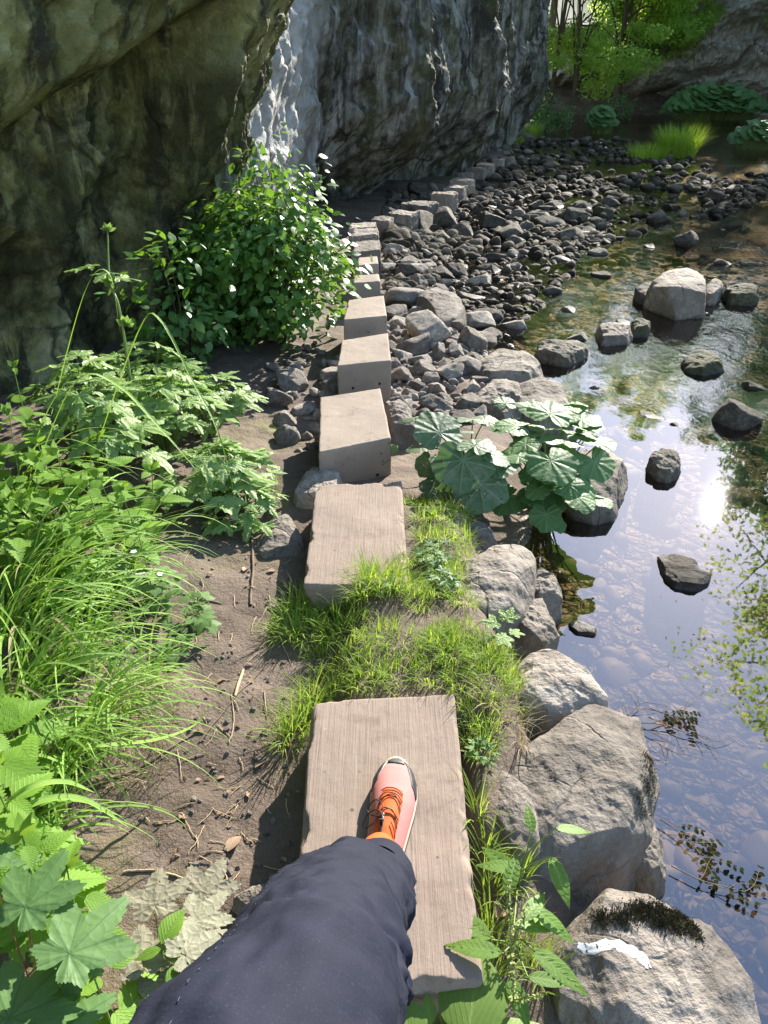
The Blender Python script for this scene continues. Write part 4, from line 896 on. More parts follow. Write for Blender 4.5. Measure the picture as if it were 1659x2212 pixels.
# ---------- foliage
def mat_leaf(name, c1, c2, vein=None, kind='pinnate', nv=9, trans=0.42, tcol=None, rough=0.42, spec=0.5, spots=0.0, pale=0.0, slant=0.55, holes=0.0, bump=0.6):
    t = NT(name); uv = t.coord('UV'); s = t.n('ShaderNodeSeparateXYZ'); t.put(s.inputs[0], uv); r = t.attr('rnd')
    v = t.coord(); n1 = t.noise(v, 22, 4, 0.65); n2 = t.noise(v, 160, 3, 0.6)
    c = t.mix(r, c1, c2); c = t.mix(t.rng(n1, 0.35, 0.7, 0, 0.45), c, tuple(q*0.6 for q in c1))
    hgt = t.math('MULTIPLY', n2, 0.25)
    if kind == 'pinnate':
        x = t.math('ABSOLUTE', t.math('SUBTRACT', s.outputs[1], 0.5))
        mid = t.rng(x, 0.0, 0.022, 1, 0)
        f = t.math('FRACT', t.math('SUBTRACT', t.math('MULTIPLY', s.outputs[0], float(nv)), t.math('MULTIPLY', x, nv*slant*2)))
        side_ = t.rng(t.math('ABSOLUTE', t.math('SUBTRACT', f, 0.5)), 0.0, 0.09, 1, 0)
        vm = t.math('MAXIMUM', mid, t.math('MULTIPLY', side_, 0.65))
        q = t.math('SUBTRACT', 0.5, t.math('ABSOLUTE', t.math('SUBTRACT', f, 0.5))); q = t.math('MINIMUM', q, .2);hgt = t.math('ADD', hgt, t.math('MULTIPLY', q, 0.9))
    elif kind == 'radial':
        a = t.math('ARCTAN2', s.outputs[1], s.outputs[0]); rad = t.math('SQRT', t.math('ADD', t.math('MULTIPLY', s.outputs[0], s.outputs[0]), t.math('MULTIPLY', s.outputs[1], s.outputs[1])))
        f = t.math('FRACT', t.math('ADD', t.math('MULTIPLY', a, nv/(2*pi)), 0.5)); d = t.math('MULTIPLY', t.math('ABSOLUTE', t.math('SUBTRACT', f, 0.5)), t.math('MULTIPLY', rad, 2*pi/nv))
        main = t.rng(d, 0.004, 0.016, 1, 0)
        cell = t.voro(uv, 7.5, 'DISTANCE_TO_EDGE'); net = t.rng(cell, 0.0, 0.035, 0.5, 0)
        vm = t.math('MAXIMUM', main, net); hgt = t.math('ADD', hgt, t.math('ADD', t.rng(cell, 0, 0.3, 0, 0.9), t.rng(d, 0, 0.08, 0, 0.8)))
    elif kind == 'blade':
        x = t.math('ABSOLUTE', t.math('SUBTRACT', s.outputs[1], 0.5)); vm = t.rng(x, 0.0, 0.09, 0.8, 0)
        f = t.noise(t.mapping(uv, scale=(0.6, 26, 1)), 3, 2); c = t.mix(t.rng(f, 0.4, 0.65, 0, 0.35), c, tuple(min(1, q*1.7) for q in c2)); hgt = f
        c = t.mix(t.rng(r, .935, .95), c, (.40, .33, .16))
    else:
        vm = None
    if vm is not None and vein: c = t.mix(t.math('MULTIPLY', vm, 0.75), c, vein)
    if spots > 0:
        c = t.mix(t.math('MULTIPLY', t.rng(t.noise(v, 45, 4, 0.8), 0.62, 0.70), spots), c, (0.30, 0.25, 0.13))
    if pale > 0:
        c = t.mix(t.math('MULTIPLY', t.rng(t.noise(v, 9, 4, 0.8), 0.45, 0.65), pale), c, (0.30, 0.31, 0.24))
    tc = tcol or tuple(min(1, q*w_) for q, w_ in zip(c2, (2.0, 1.9, 0.9)))
    b = t.bsdf(c, rough+.10, t.bump(hgt, bump, 0.0022), spec*.6)
    tr = t.n('ShaderNodeBsdfTranslucent'); t.put(tr.inputs[0], t.mix(t.math('MULTIPLY', vm, 0.5) if vm is not None else 0.0, t.mix(0.25, tc, c), tuple(q*0.5 for q in tc)))
    sh = t.mixs(trans, b, tr.outputs[0])
    if holes > 0:
        hn = t.voro(t.mix(0.1, v, t.noise(v, 30, 2, out='Color')), 30, 'F1'); hm = t.math('MULTIPLY', t.rng(hn, 0.16, 0.15, 0, 1), t.rng(t.noise(v, 14, 2), 0.62-holes*0.2, 0.63-holes*0.2))
        sh = t.mixs(hm, sh, t.n('ShaderNodeBsdfTransparent').outputs[0])
    return t.done(sh)
M['nettle'] = mat_leaf('nettle_leaf', (0.13, 0.26, 0.032), (0.22, 0.39, 0.055), (0.10, 0.20, 0.03), 'pinnate', 9, 0.38, (0.38, 0.60, 0.05), 0.5, 0.4, bump=1.2)
M['bush'] = mat_leaf('shrub_leaf', (0.06, 0.16, 0.034), (0.14, 0.28, 0.05), (0.16, 0.27, 0.10), 'pinnate', 8, 0.30, (0.26, 0.48, 0.03), 0.34, 0.75)
M['hogweed'] = mat_leaf('hogweed_leaf', (0.18, 0.30, 0.07), (0.28, 0.42, 0.12), (0.24, 0.33, 0.16), 'radial', 5, 0.33, (0.28, 0.46, 0.08), 0.45, 0.6)
M['maple'] = mat_leaf('sycamore_leaf', (0.10, 0.20, 0.065), (0.15, 0.27, 0.09), (0.07, 0.15, 0.05), 'radial', 10, 0.3, (0.24, 0.42, 0.07), 0.42, 0.6, bump=.25)
M['maple_dry'] = mat_leaf('sycamore_leaf_dry', (0.27, 0.24, 0.17), (0.30, 0.31, 0.22), (0.22, 0.20, 0.13), 'radial', 10, 0.15, (0.3, 0.28, 0.15), 0.7, 0.3, holes=0.4)
M['butterbur'] = mat_leaf('butterbur_leaf', (0.095, 0.20, 0.062), (0.145, 0.265, 0.09), (0.24, 0.33, 0.17), 'radial', 9, 0.3, (0.24, 0.46, 0.05), 0.42, 0.55, spots=0.15, bump=0.35)
M['butterbur_old'] = mat_leaf('butterbur_leaf_tattered', (0.08, 0.15, 0.065), (0.11, 0.18, 0.085), (0.24, 0.31, 0.19), 'radial', 9, 0.25, (0.2, 0.38, 0.06), 0.45, 0.6, spots=0.5, pale=0.45, holes=0.6, bump=0.45)
M['bramble'] = mat_leaf('bramble_leaf', (0.11, 0.21, 0.06), (0.17, 0.29, 0.085), (0.27, 0.37, 0.18), 'pinnate', 8, 0.33, (0.3, 0.5, 0.08), 0.5, 0.5)
M['grass_long'] = mat_leaf('long_grass', (0.17, 0.33, 0.05), (0.33, 0.53, 0.09), (0.16, 0.30, 0.07), 'blade', 1, 0.36, (0.38, 0.64, 0.05), 0.38, 0.7)
M['grass'] = mat_leaf('turf_grass', (0.17, 0.30, 0.035), (0.34, 0.48, 0.07), None, 'blade', 1, 0.46, (0.50, 0.68, 0.05), 0.45, 0.5)
M['grass_dry'] = mat_leaf('dry_grass', (0.32, 0.27, 0.15), (0.45, 0.38, 0.22), None, 'blade', 1, 0.2, (0.5, 0.4, 0.2), 0.6, 0.3)
t = NT('reflection_leaf'); M['leaf_reflection'] = t.done(t.bsdf((.022, .026, .008), 1.0, None, .02))  # near-black tone that paints leaf reflections on the water
M['dock'] = mat_leaf('dock_leaf', (0.12, 0.24, 0.04), (0.19, 0.34, 0.06), (0.28, 0.38, 0.12), 'pinnate', 9, 0.38, (0.38, 0.58, 0.06), 0.42, 0.5)
M['plantain'] = mat_leaf('broad_leaf', (0.14, 0.24, 0.045), (0.19, 0.30, 0.06), (0.27, 0.36, 0.10), 'pinnate', 6, 0.35, (0.38, 0.55, 0.07), 0.45, 0.5, slant=1.2)
M['tree'] = mat_leaf('tree_leaf', (0.14, 0.25, 0.05), (0.30, 0.45, 0.09), None, 'none', 1, 0.62, (0.75, 0.95, 0.20), 0.55, 0.3)
M['tree_dark'] = mat_leaf('tree_leaf_dark', (0.07, 0.15, 0.06), (0.14, 0.27, 0.10), None, 'none', 1, 0.5, (0.35, 0.65, 0.2), 0.55, 0.3)
M['deadleaf'] = mat_leaf('dead_leaf', (0.20, 0.125, 0.08), (0.42, 0.30, 0.21), (0.20, 0.12, 0.07), 'pinnate', 7, 0.12, (0.4, 0.2, 0.08), 0.7, 0.3)
M['stem_green'] = mat_plain('green_stem', (0.16, 0.24, 0.06), 0.5, 0.4); M['stem_red'] = mat_plain('reddish_stem', (0.22, 0.07, 0.05), 0.5, 0.4)
M['straw'] = mat_plain('dry_straw', (0.42, 0.32, 0.19), 0.7, 0.3, var=0.3); M['bark'] = mat_plain('bark', (0.085, 0.065, 0.045), 0.9, 0.2, sc=60, bump=0.9, bd=0.01, var=0.35)
M['twig'] = mat_plain('dead_twig', (0.16, 0.12, 0.085), 0.85, 0.2, var=0.35); M['petal'] = mat_plain('white_petal', (0.75, 0.72, 0.72), 0.6, 0.3); M['yellow'] = mat_plain('yellow_petal', (0.75, 0.55, 0.03), 0.5, 0.3)
M['seed'] = mat_plain('green_seed', (0.28, 0.32, 0.10), 0.7, 0.3)

def leaf_pin(n=24, W_=0.6, teeth=12, depth=0.10, peak=0.36, fold=0.22, curl=0.25, quilt=0.02, tip=1.4):
    "leaf along +x from 0 to 1, y across, z up"
    us = []; ws = []; lean = []
    wf = lambda u: (W_/2)*(np.sin(pi*np.clip(u, 0, 1)**(math.log(.5)/math.log(peak)))**0.85)*(1-0.25*np.clip((u-.6)/.4, 0, 1)**tip)
    if teeth:
        for k in range(teeth):
            a = k/teeth; us += [a+0.02, a+0.75/teeth]; ws += [wf(a+0.02)*(1-depth), wf(a+0.75/teeth)*(1+depth*0.55)]; lean += [0, 0.35/teeth]
        us.append(1); ws.append(0); lean.append(0)
    else:
        us = list(np.linspace(0, 1, n)); ws = [wf(u) for u in us]; lean = [0]*n
    us = np.array(us); ws = np.maximum(np.array(ws), 0.004); lean = np.array(lean); m = len(us)
    fr = np.array([-1, -.55, 0, .55, 1]); V = np.zeros((m, 5, 3)); U = np.zeros((m, 5, 2))
    for j, f in enumerate(fr):
        V[:, j, 0] = us+lean*abs(f)**3; V[:, j, 1] = ws*f; V[:, j, 2] = fold*abs(ws*f)-curl*us**2*0.5-0.28*abs(f)**2*ws*0.5
        if abs(f) > .5 and abs(f) < 1: V[:, j, 2] += quilt*np.cos(np.arange(m)*pi)
        U[:, j] = np.stack([us, 0.5+ws*f], 1)
    return V.reshape(-1, 3), grid_faces(m, 5), U.reshape(-1, 2)
def leaf_polar(outline, rings=5, cup=0.12, wave=0.05, nwave=9, seed=0, droop=0.1):
    "outline: (n,2) around the petiole point at the origin, leaf grows toward +x"
    O = np.asarray(outline); n = len(O); r = np.random.default_rng(seed); ph = r.uniform(0, 6)
    th = np.arctan2(O[:, 1], O[:, 0]); V = [[0, 0, 0]]; U = [[0, 0]]
    f_ = np.linspace(0, 1, rings+1)[1:]
    V = []; U = []
    for f in np.concatenate([[0.001], f_]):
        R_ = O*f; z = cup*(f**2)*np.linalg.norm(O, axis=1)+wave*f**2*(np.sin(th*3+ph)+.5*np.sin(th*5+2*ph))+0.35*wave*f**3*np.sin(th*17+ph*2)-droop*(R_**2).sum(1)+0.010*np.cos(th*nwave)*f*(1-f)*2
        V.append(np.stack([R_[:, 0], R_[:, 1], z], 1)); U.append(R_)
    return np.concatenate(V), grid_faces(rings+2 if False else len(V), n, True), np.concatenate(U)
def outline_heart(n=90, teeth=30, dep=0.02, aspect=1.0, notch=0.35, seed=0):
    a = np.linspace(-pi, pi, n, endpoint=False)+0.001; r = 0.52*(1+0.10*np.cos(a))*(1-notch*np.exp(-((abs(a)-pi)/0.42)**2)*1.6)
    r = np.maximum(r, 0.06)*(1+dep*np.sign(np.sin(a*teeth))*0.7+0.05*np.sin(a*5+seed)+0.035*np.sin(a*9+seed*2))
    return np.stack([r*np.cos(a)+0.0, r*np.sin(a)*aspect], 1)
def outline_lobed(lobes=((0, 1.0), (0.85, .85), (-0.85, .85), (1.75, .55), (-1.75, .55)), n=150, sharp=3.2, teeth=34, dep=0.05, base=0.35, seed=0):
    a = np.linspace(-pi, pi, n, endpoint=False)+0.001; r = np.full(n, base)
    for (c, L) in lobes:
        d = np.abs((a-c+pi) % (2*pi)-pi); r = np.maximum(r, L*np.exp(-(d*sharp/1.5)**1.35))
    r = r*(1-0.75*np.exp(-((abs(a)-pi)/0.3)**2)); tri = np.abs(((a*teeth/(2*pi)) % 1)-.35)*2
    r = r*(1+dep*(1-tri)*1.6)*0.72
    return np.stack([r*np.cos(a), r*np.sin(a)], 1)
def place(bag, tpl, pos, fw, nrm, size, r=0.5, wscale=1.0):
    V, F, U = tpl; f = np.asarray(fw, float); f /= np.linalg.norm(f)+1e-9; n_ = np.asarray(nrm, float); n_ = n_-f*(n_@f); n_ /= np.linalg.norm(n_)+1e-9; s = np.cross(n_, f)
    R_ = np.stack([f, s, n_]); bag.add((V*[size, size*wscale, size])@R_+np.asarray(pos), F, U, r)
def place_many(bag, tpl, Pos, Fw, Nr, Size, Rn):
    V, F, U = tpl; N = len(Pos); Fw = Fw/(np.linalg.norm(Fw, axis=1)[:, None]+1e-9); Nr = Nr-Fw*(Nr*Fw).sum(1)[:, None]; Nr /= np.linalg.norm(Nr, axis=1)[:, None]+1e-9; S = np.cross(Nr, Fw)
    B = np.stack([Fw, S, Nr], 1); Q = np.einsum('vk,nkj->nvj', V, B)*Size[:, None, None]+Pos[:, None]
    FF = (F[None]+(np.arange(N)*len(V))[:, None, None]).reshape(-1, F.shape[1])
    bag.add(Q.reshape(-1, 3), FF, np.tile(U, (N, 1)), np.repeat(Rn, len(V)))
def blades(bag, root, azim, lean, length, width, droop, r, seg=7, fold=0.25, twist=0.0):
    "vectorised arching grass blades"
    N = len(root); t_ = np.linspace(0, 1, seg+1); d = np.stack([np.cos(azim), np.sin(azim)], 1); sd_ = np.stack([-d[:, 1], d[:, 0]], 1)
    ang = (pi/2-lean)[:, None]-(droop[:, None])*t_[None]**1.4
    dx = np.cos(ang); dz = np.sin(ang); st = length[:, None]/seg
    cx = np.concatenate([np.zeros((N, 1)), np.cumsum((dx[:, 1:]+dx[:, :-1])/2*st, 1)], 1); cz = np.concatenate([np.zeros((N, 1)), np.cumsum((dz[:, 1:]+dz[:, :-1])/2*st, 1)], 1)
    C = np.zeros((N, seg+1, 3)); C[..., 0] = root[:, None, 0]+cx*d[:, None, 0]; C[..., 1] = root[:, None, 1]+cx*d[:, None, 1]; C[..., 2] = root[:, None, 2]+cz
    wt = width[:, None]*(np.minimum(1, 0.5+t_*2)*(1-t_**2.2)+0.02)[None]*0.5
    tw = twist*t_[None]*np.sin(azim*7)[:, None]
    V = np.zeros((N, seg+1, 3, 3)); nz = np.stack([-np.sin(ang), np.cos(ang)], -1)
    for j, f in enumerate((-1, 0, 1)):
        V[:, :, j] = C; V[:, :, j, 0] += f*wt*(sd_[:, None, 0]*np.cos(tw)); V[:, :, j, 1] += f*wt*sd_[:, None, 1]*np.cos(tw); V[:, :, j, 2] += f*wt*np.sin(tw)+abs(f)*wt*fold
    f0 = grid_faces(seg+1, 3); F = (f0[None]+(np.arange(N)*(seg+1)*3)[:, None, None]).reshape(-1, 4)
    U = np.stack(np.broadcast_arrays(t_[:, None], np.array([0, .5, 1])[None]), -1).reshape(-1, 2)
    bag.add(V.reshape(-1, 3), F, np.tile(U, (N, 1)), np.repeat(r, (seg+1)*3))
RG = np.random.default_rng(5)
def U_(a, b, n=None): return RG.uniform(a, b, n)
def stembag(pts, r0, r1, n=10, k=6, bag=None):
    P = smoothpath(pts, n); b = bag or Bag(); v, f, u = tube(P, np.linspace(r0, r1, n), k); b.add(v, f, u); return b, P

NET = [leaf_pin(teeth=13, W_=0.62, depth=0.13, peak=0.30, fold=0.16, curl=0.3, quilt=0.012), leaf_pin(teeth=12, W_=0.56, depth=0.15, peak=0.32, fold=0.28, curl=0.5, quilt=0.014)]
OV = [leaf_pin(n=9, teeth=0, W_=0.55, peak=0.42, fold=0.18, curl=0.3, quilt=0.0), leaf_pin(n=9, teeth=0, W_=0.62, peak=0.45, fold=0.3, curl=0.45, quilt=0.0)]
BR = [leaf_pin(teeth=11, W_=0.66, depth=0.07, peak=0.42, fold=0.14, curl=0.25, quilt=0.012)]
TLF = leaf_pin(n=3, teeth=0, W_=0.62, peak=.5, fold=.2, curl=.2); TLF = (TLF[0].reshape(3, 5, 3)[:, [0, 2, 4]].reshape(-1, 3), grid_faces(3, 3), TLF[2].reshape(3, 5, 2)[:, [0, 2, 4]].reshape(-1, 2))
QUAD = leaf_pin(n=4, teeth=0, W_=0.6, peak=0.45, fold=0.2, curl=0.2)

def nettle(x, y, h, n_pairs, size, lean=(0, 0), label=None, group='nettles on the left bank'):
    z0 = hfast(x, y); root = empty('nettle', (x, y, z0)); tag(root, label, 'nettle', group)
    top = np.array([x+lean[0], y+lean[1], z0+h]); b, P = stembag([(x, y, z0-0.01), (x+lean[0]*.35, y+lean[1]*.35, z0+h*.5), top], 0.0028, 0.0014)
    b.build('stem', M['stem_green'], root, (x, y, z0)); lb = Bag(); a = U_(0, 6)
    for k in range(n_pairs):
        f = 0.30+0.70*(k/(n_pairs-1)); q = P[min(int(f*9), 9)]; a += pi/2+U_(-.2, .2); s = size*(1.0 if f < 0.8 else 1.25-f*0.75)*U_(.85, 1.1)
        for sg in (0, pi):
            az = a+sg+U_(-.15, .15); pt = U_(-.28, .18)-0.1*(f < .6); fw = np.array([cos(az)*cos(pt), sin(az)*cos(pt), sin(pt)]); q2 = q+fw*size*0.22
            place(lb, NET[RG.integers(2)], q2, fw, (U_(-.25, .25)+0.1, U_(-.25, .25)+0.1, 1), s, U_(0, 1))
            v_, f_, u_ = tube(np.array([q, (q+q2)/2+[0, 0, .003], q2]), 0.0009, 5); lb.add(v_, f_, u_, 0.2)
    for k in range(4):
        az = U_(0, 6); place(lb, NET[0], P[-1], (cos(az), sin(az), .9), (cos(az+1), sin(az), .5), size*0.38, 0.9)
    lb.build('foliage', M['nettle'], root, (x, y, z0)); return root
def rosette(name, cat, x, y, leaves, mat, label, group=None, stemmat='stem_green', r=0.003, ztip=0.0, z0=None):
    "leaves: (tip position, heading azimuth, pitch, size, template)"
    z0 = hfast(x, y) if z0 is None else z0; root = empty(name, (x, y, z0)); tag(root, label, cat, group); lb = Bag(); sb2 = Bag()
    for (p, az, pt, s, tp) in leaves:
        p = np.asarray(p, float); fw = np.array([cos(az)*cos(pt), sin(az)*cos(pt), sin(pt)]); b0 = np.array([x+U_(-.02, .02), y+U_(-.02, .02), z0-0.01])
        stembag([b0, (b0+p)/2+np.array([0, 0, 0.10*np.linalg.norm(p-b0)])-fw*0.0, p], r, r*0.6, 9, 6, sb2)
        place(lb, tp, p, fw, (U_(-.15, .15)+sin(pt)*-cos(az), U_(-.15, .15)+sin(pt)*-sin(az), cos(pt)), s, U_(0, 1), U_(.9, 1.1))
    sb2.build('stem', M[stemmat], root, (x, y, z0)); lb.build('foliage', M[mat], root, (x, y, z0)); return root
# ---- butterbur at the water's edge, right of the blocks
def bleaf(seed, notch=.5): return leaf_polar(outline_heart(120, 26, 0.012, 1.0, notch, seed), 8, 0.07, 0.022, 9, seed, 0.30)
HB = [bleaf(k) for k in range(5)]
def atp(x, y, z): return W(x, y, z)
# fresh group (photo position of the leaf middle, height, heading degrees, pitch, size)
def bb(lst):
    out = []
    for i, (px, py, z, az, pt, s) in enumerate(lst):
        a = radians(az); c = W(px, py, z); out.append((c-np.array([cos(a), sin(a), 0])*s*0.10, a, radians(pt), s, HB[i % 5]))
    return out
def bbx(n, x0, x1, y0, y1, cx, cy, s0, s1, zt=.08):
    o_ = []
    for k in range(n):
        px, py = U_(x0, x1), U_(y0, y1); az = math.degrees(math.atan2(-(py-cy), px-cx))+U_(-30, 30); o_.append((px, py, zt-0.20*max(0, (py-cy))/max(1, y1-cy)-U_(0, .05), az, U_(-25, 5), U_(s0, s1)))
    return o_
x_, y_ = W(1180, 1040, -0.22)[:2]
rosette('butterbur', 'butterbur', x_, y_, bb([(1190, 890, .12, 70, 12, .20), (1195, 1000, .06, -75, -18, .22), (1290, 1000, .0, -60, -30, .17), (1265, 920, .06, 20, 5, .16), (1150, 880, .10, 120, 10, .15),
   (1110, 920, .08, 170, 5, .16), (1230, 1050, .0, -100, -20, .13), (1180, 1115, -.12, -95, -30, .14), (1255, 1075, -.06, -50, -20, .15), (1300, 1080, -.10, -20, -10, .11), (1130, 960, .06, -150, -15, .13), (1240, 880, .05, 60, 10, .13), (1205, 1130, -.16, -60, -30, .09), (1300, 955, .0, 30, 0, .14), (1160, 1060, -.05, -120, -20, .10), (1090, 870, .06, 100, 20, .10)]+bbx(32, 1085, 1300, 870, 1090, 1180, 990, .11, .19)),
   'butterbur', 'clump of fresh round butterbur leaves hanging over the water edge', r=0.0045)
x_, y_ = W(1010, 1020, -0.2)[:2]
rosette('butterbur', 'butterbur', x_, y_, bb([(945, 930, .12, 110, 30, .22), (1000, 1000, .08, -100, -35, .24), (1030, 960, .12, 60, 0, .17), (1040, 1050, .0, -80, -40, .22), (970, 1030, .0, -130, -35, .14), (1075, 985, .08, -20, -20, .13), (905, 965, .02, 170, -10, .12), (925, 1000, -.02, -120, -40, .13)]+bbx(18, 890, 1080, 900, 1080, 985, 990, .10, .19)),
   'butterbur_old', 'tattered drooping butterbur leaves with holes, right of the skewed block', r=0.0045)
x_, y_ = W(780, 1010, -0.2)[:2]
rosette('butterbur', 'butterbur', x_, y_, bb([(758, 988, -.06, 100, 0, .07), (800, 1005, -.12, 30, -10, .05), (830, 995, -.10, -30, 20, .07), (845, 970, -.05, 60, 20, .07)]), 'butterbur', 'small dark leaves at the foot of the skewed block, beside the grass tuft', r=0.002)
# ---- hogweed on the left bank
LB = [leaf_polar(outline_lobed(((0, 1.0), (1.05, .8), (-1.05, .8), (2.0, .6), (-2.0, .6)), 130, 2.6, 30, 0.10, 0.28, k), 5, 0.05, 0.04, 6, k, 0.25) for k in range(3)]
def hogweed(x, y, n, h, rad, size, label, tall=None):
    z0 = hfast(x, y); lv = []
    for k in range(int(n*1.5)):
        az = U_(0, 2*pi); rr_ = rad*U_(0.15, 1)**0.7; hh2 = h*(1-0.55*(rr_/rad)**2)*U_(.75, 1.05)
        lv.append(((x+cos(az)*rr_, y+sin(az)*rr_, z0+hh2), az+U_(-.5, .5), U_(-.5, .1), size*U_(.8, 1.4), LB[RG.integers(3)]))
    return rosette('hogweed', 'hogweed', x, y, lv, 'hogweed', label, 'hogweed on the left bank', r=0.0035)
for (px, py, n, h, rd, sz, lb) in [(230, 1000, 34, .46, .26, .125, 'leafy hogweed clump with toothed leaves, behind the nettles at left'), (360, 930, 40, .40, .27, .125, 'broad hogweed clump with pale divided leaves in the middle of the left bank'),
      (470, 1020, 34, .26, .24, .11, 'low hogweed clump spilling over the dirt near the second slab'), (330, 830, 34, .42, .28, .12, 'hogweed clump below the dark rock hollow'), (450, 870, 30, .34, .26, .11, 'hogweed clump next to the green bush'), (540, 1060, 20, .12, .16, .08, 'small ragged hogweed at the edge of the bare mud'), (190, 900, 24, .42, .24, .12, 'hogweed clump nearest the cliff at far left')]:
    p = W(px, py+40, -0.1); hogweed(p[0], p[1], n, h, rd, sz, lb)
# tall flowering hogweed stalk
p = W(300, 960, -0.05); z0 = hfast(p[0], p[1]); root = empty('hogweed', (p[0], p[1], z0)); tag(root, 'tall hogweed stalk with swollen buds rising against the dark cliff', 'hogweed')
top = WD(232, 500, p[1]+0.25); midp = WD(262, 690, p[1]+0.08)
b, P = stembag([(p[0], p[1], z0), midp, WD(238, 610, p[1]+0.15), top], 0.0075, 0.0035, 24, 8); b.build('stem', M['stem_green'], root, (p[0], p[1], z0))
lb_ = Bag()
for q, s in ((WD(272, 705, p[1]+0.08), .034), (WD(236, 615, p[1]+.15), .028), (top, .026)):
    for k in range(26):
        d = RG.normal(size=3); d[2] = abs(d[2])+.3; d /= np.linalg.norm(d); place(lb_, OV[0], q+d*s*0.2, d, RG.normal(size=3), s*U_(.8, 1.5), U_(.5, 1))
for px, py, az in ((170, 575, 180), (235, 600, 20), (150, 580, 150), (205, 590, 250)): place(lb_, LB[0], WD(px+25, py, p[1]+0.15), (cos(radians(az)), sin(radians(az)), -.1), (0, 0, 1), .12, .2)
lb_.build('foliage', M['hogweed'], root, (p[0], p[1], z0))
# ---- nettles
def tussock(px, py, n, L, Wd_, az, spr, label, group='tussocks of long grass on the left bank', rad=.07, mat='grass_long', zz=-0.05, name='grass_tussock', seg=12, droop=(1.2, 2.4), lean=(.15, .7)):
    p = W(px, py, zz); z0 = hfast(p[0], p[1]); b = Bag(); a = RG.uniform(0, 6.28, n); rr_ = rad*np.sqrt(RG.uniform(0, 1, n))
    root = np.stack([p[0]+np.cos(a)*rr_, p[1]+np.sin(a)*rr_, np.full(n, z0-.01)], 1)
    blades(b, root, radians(az)+RG.normal(0, spr, n), RG.uniform(*lean, n), L*RG.uniform(.55, 1.1, n), Wd_*RG.uniform(.6, 1.2, n), RG.uniform(*droop, n), RG.uniform(0, 1, n), seg, .35, .5)
    o = b.build(name, M[mat], None, (p[0], p[1], z0)); o.location = (p[0], p[1], z0); return tag(o, label, 'grass', group)
NL = [(60, 1010, .38, 7, .085, 'nettle with broad pale toothed leaves at the left edge, in front of the cliff'), (175, 1075, .36, 7, .09, 'nettle with paired leaves standing above the long grass'), (270, 1075, .30, 7, .08, 'nettle with upward pointing leaves right of its neighbours at left'),
      (120, 1130, .28, 6, .085, 'nettle half sunk among the long blades at left'), (330, 1165, .20, 5, .05, 'small yellowish nettle beside the bramble'), (30, 1180, .30, 6, .08, 'nettle at the far left below the tall grass'), (215, 1160, .22, 6, .07, 'nettle behind the bramble patch'), (80, 900, .42, 7, .06, 'slender nettle tip before the shaded rock wall'), (10, 1090, .34, 7, .085, 'nettle cut by the left picture edge above the grass'),
      (20, 1640, .36, 6, .10, 'big bright nettle leaf pair at the left edge beside the mud'), (25, 1800, .30, 6, .10, 'nettle beneath the big bright one at the left edge'), (175, 1930, .22, 5, .075, 'light green nettle tip over the mud, above the sycamore leaves'), (260, 2150, .20, 5, .085, 'bright nettle between the sycamore leaves and the trousers'), (120, 2300, .22, 6, .08, 'nettle at the bottom left corner below the sycamore leaves')]
for px, py, h, npr, sz, lb in NL:
    p = W(px, py+110, -0.03); h += .06; nettle(p[0], p[1], h, npr, sz*1.45, (U_(-.04, .06), U_(-.05, .05)), lb)
for k in range(16):
    px, py = [(20, 960), (120, 1000), (90, 1060), (200, 1010), (260, 1000), (150, 1110), (310, 1090), (40, 1120), (240, 1120), (0, 1000), (330, 1010), (60, 1560), (0, 1530), (95, 1880), (60, 1740), (180, 1180)][k]
    p = W(px, py+110, -0.03); nettle(p[0], p[1], .30+.02*(k % 5), 6, .105+.01*(k % 3), (U_(-.05, .05), U_(-.05, .05)), 'nettle crowded among others and long grass on the left bank')
tussock(110, 1250, 26, .62, .017, -10, .8, 'tussock of very broad bright blades lying over the nettles'); tussock(60, 1380, 26, .6, .018, 0, .7, 'tussock of very broad bright blades above the mud at left'); tussock(30, 1620, 16, .5, .018, -5, .6, 'broad bladed tussock beside the biggest nettle leaves')
# ---- sycamore seedling leaves near the camera
SYC = [leaf_polar(outline_lobed(((0, 1.0), (0.95, .9), (-0.95, .9), (1.95, .55), (-1.95, .55)), 260, 2.15, 52, 0.06, 0.40, k), 8, 0.03, 0.010, 5, k, 0.12) for k in range(3)]
def syc(lst): return [(W(px, py, z), radians(az), radians(pt), s, SYC[i % 3]) for i, (px, py, z, az, pt, s) in enumerate(lst)]
x_, y_ = W(60, 2110, -0.05)[:2]
rosette('sycamore_seedling', 'seedling', x_, y_, syc([(55, 1960, .20, 75, 5, .155), (150, 2060, .20, 62, -5, .17), (150, 2075, .16, -70, -30, .09), (20, 2200, .16, 60, 0, .16), (110, 2240, .14, 40, 0, .14), (-10, 1900, .15, 100, 0, .12)]), 'maple', 'sycamore seedling with large bluish green lobed leaves at the lower left', stemmat='stem_red', r=0.0016)
x_, y_ = W(330, 2130, -0.1)[:2]
rosette('sycamore_seedling', 'seedling', x_, y_, syc([(335, 1955, -.03, 100, 0, .12), (440, 1930, -.05, 70, 5, .115), (420, 1990, -.02, 55, -5, .12), (310, 2080, .0, 110, 0, .11), (400, 2060, .02, 40, -10, .12), (340, 2160, -.02, 80, 0, .09)]), 'maple_dry', 'withered grey-beige sycamore leaves lying on the mud left of the trousers', stemmat='twig', r=0.001)
x_, y_ = W(345, 2120, -0.1)[:2]
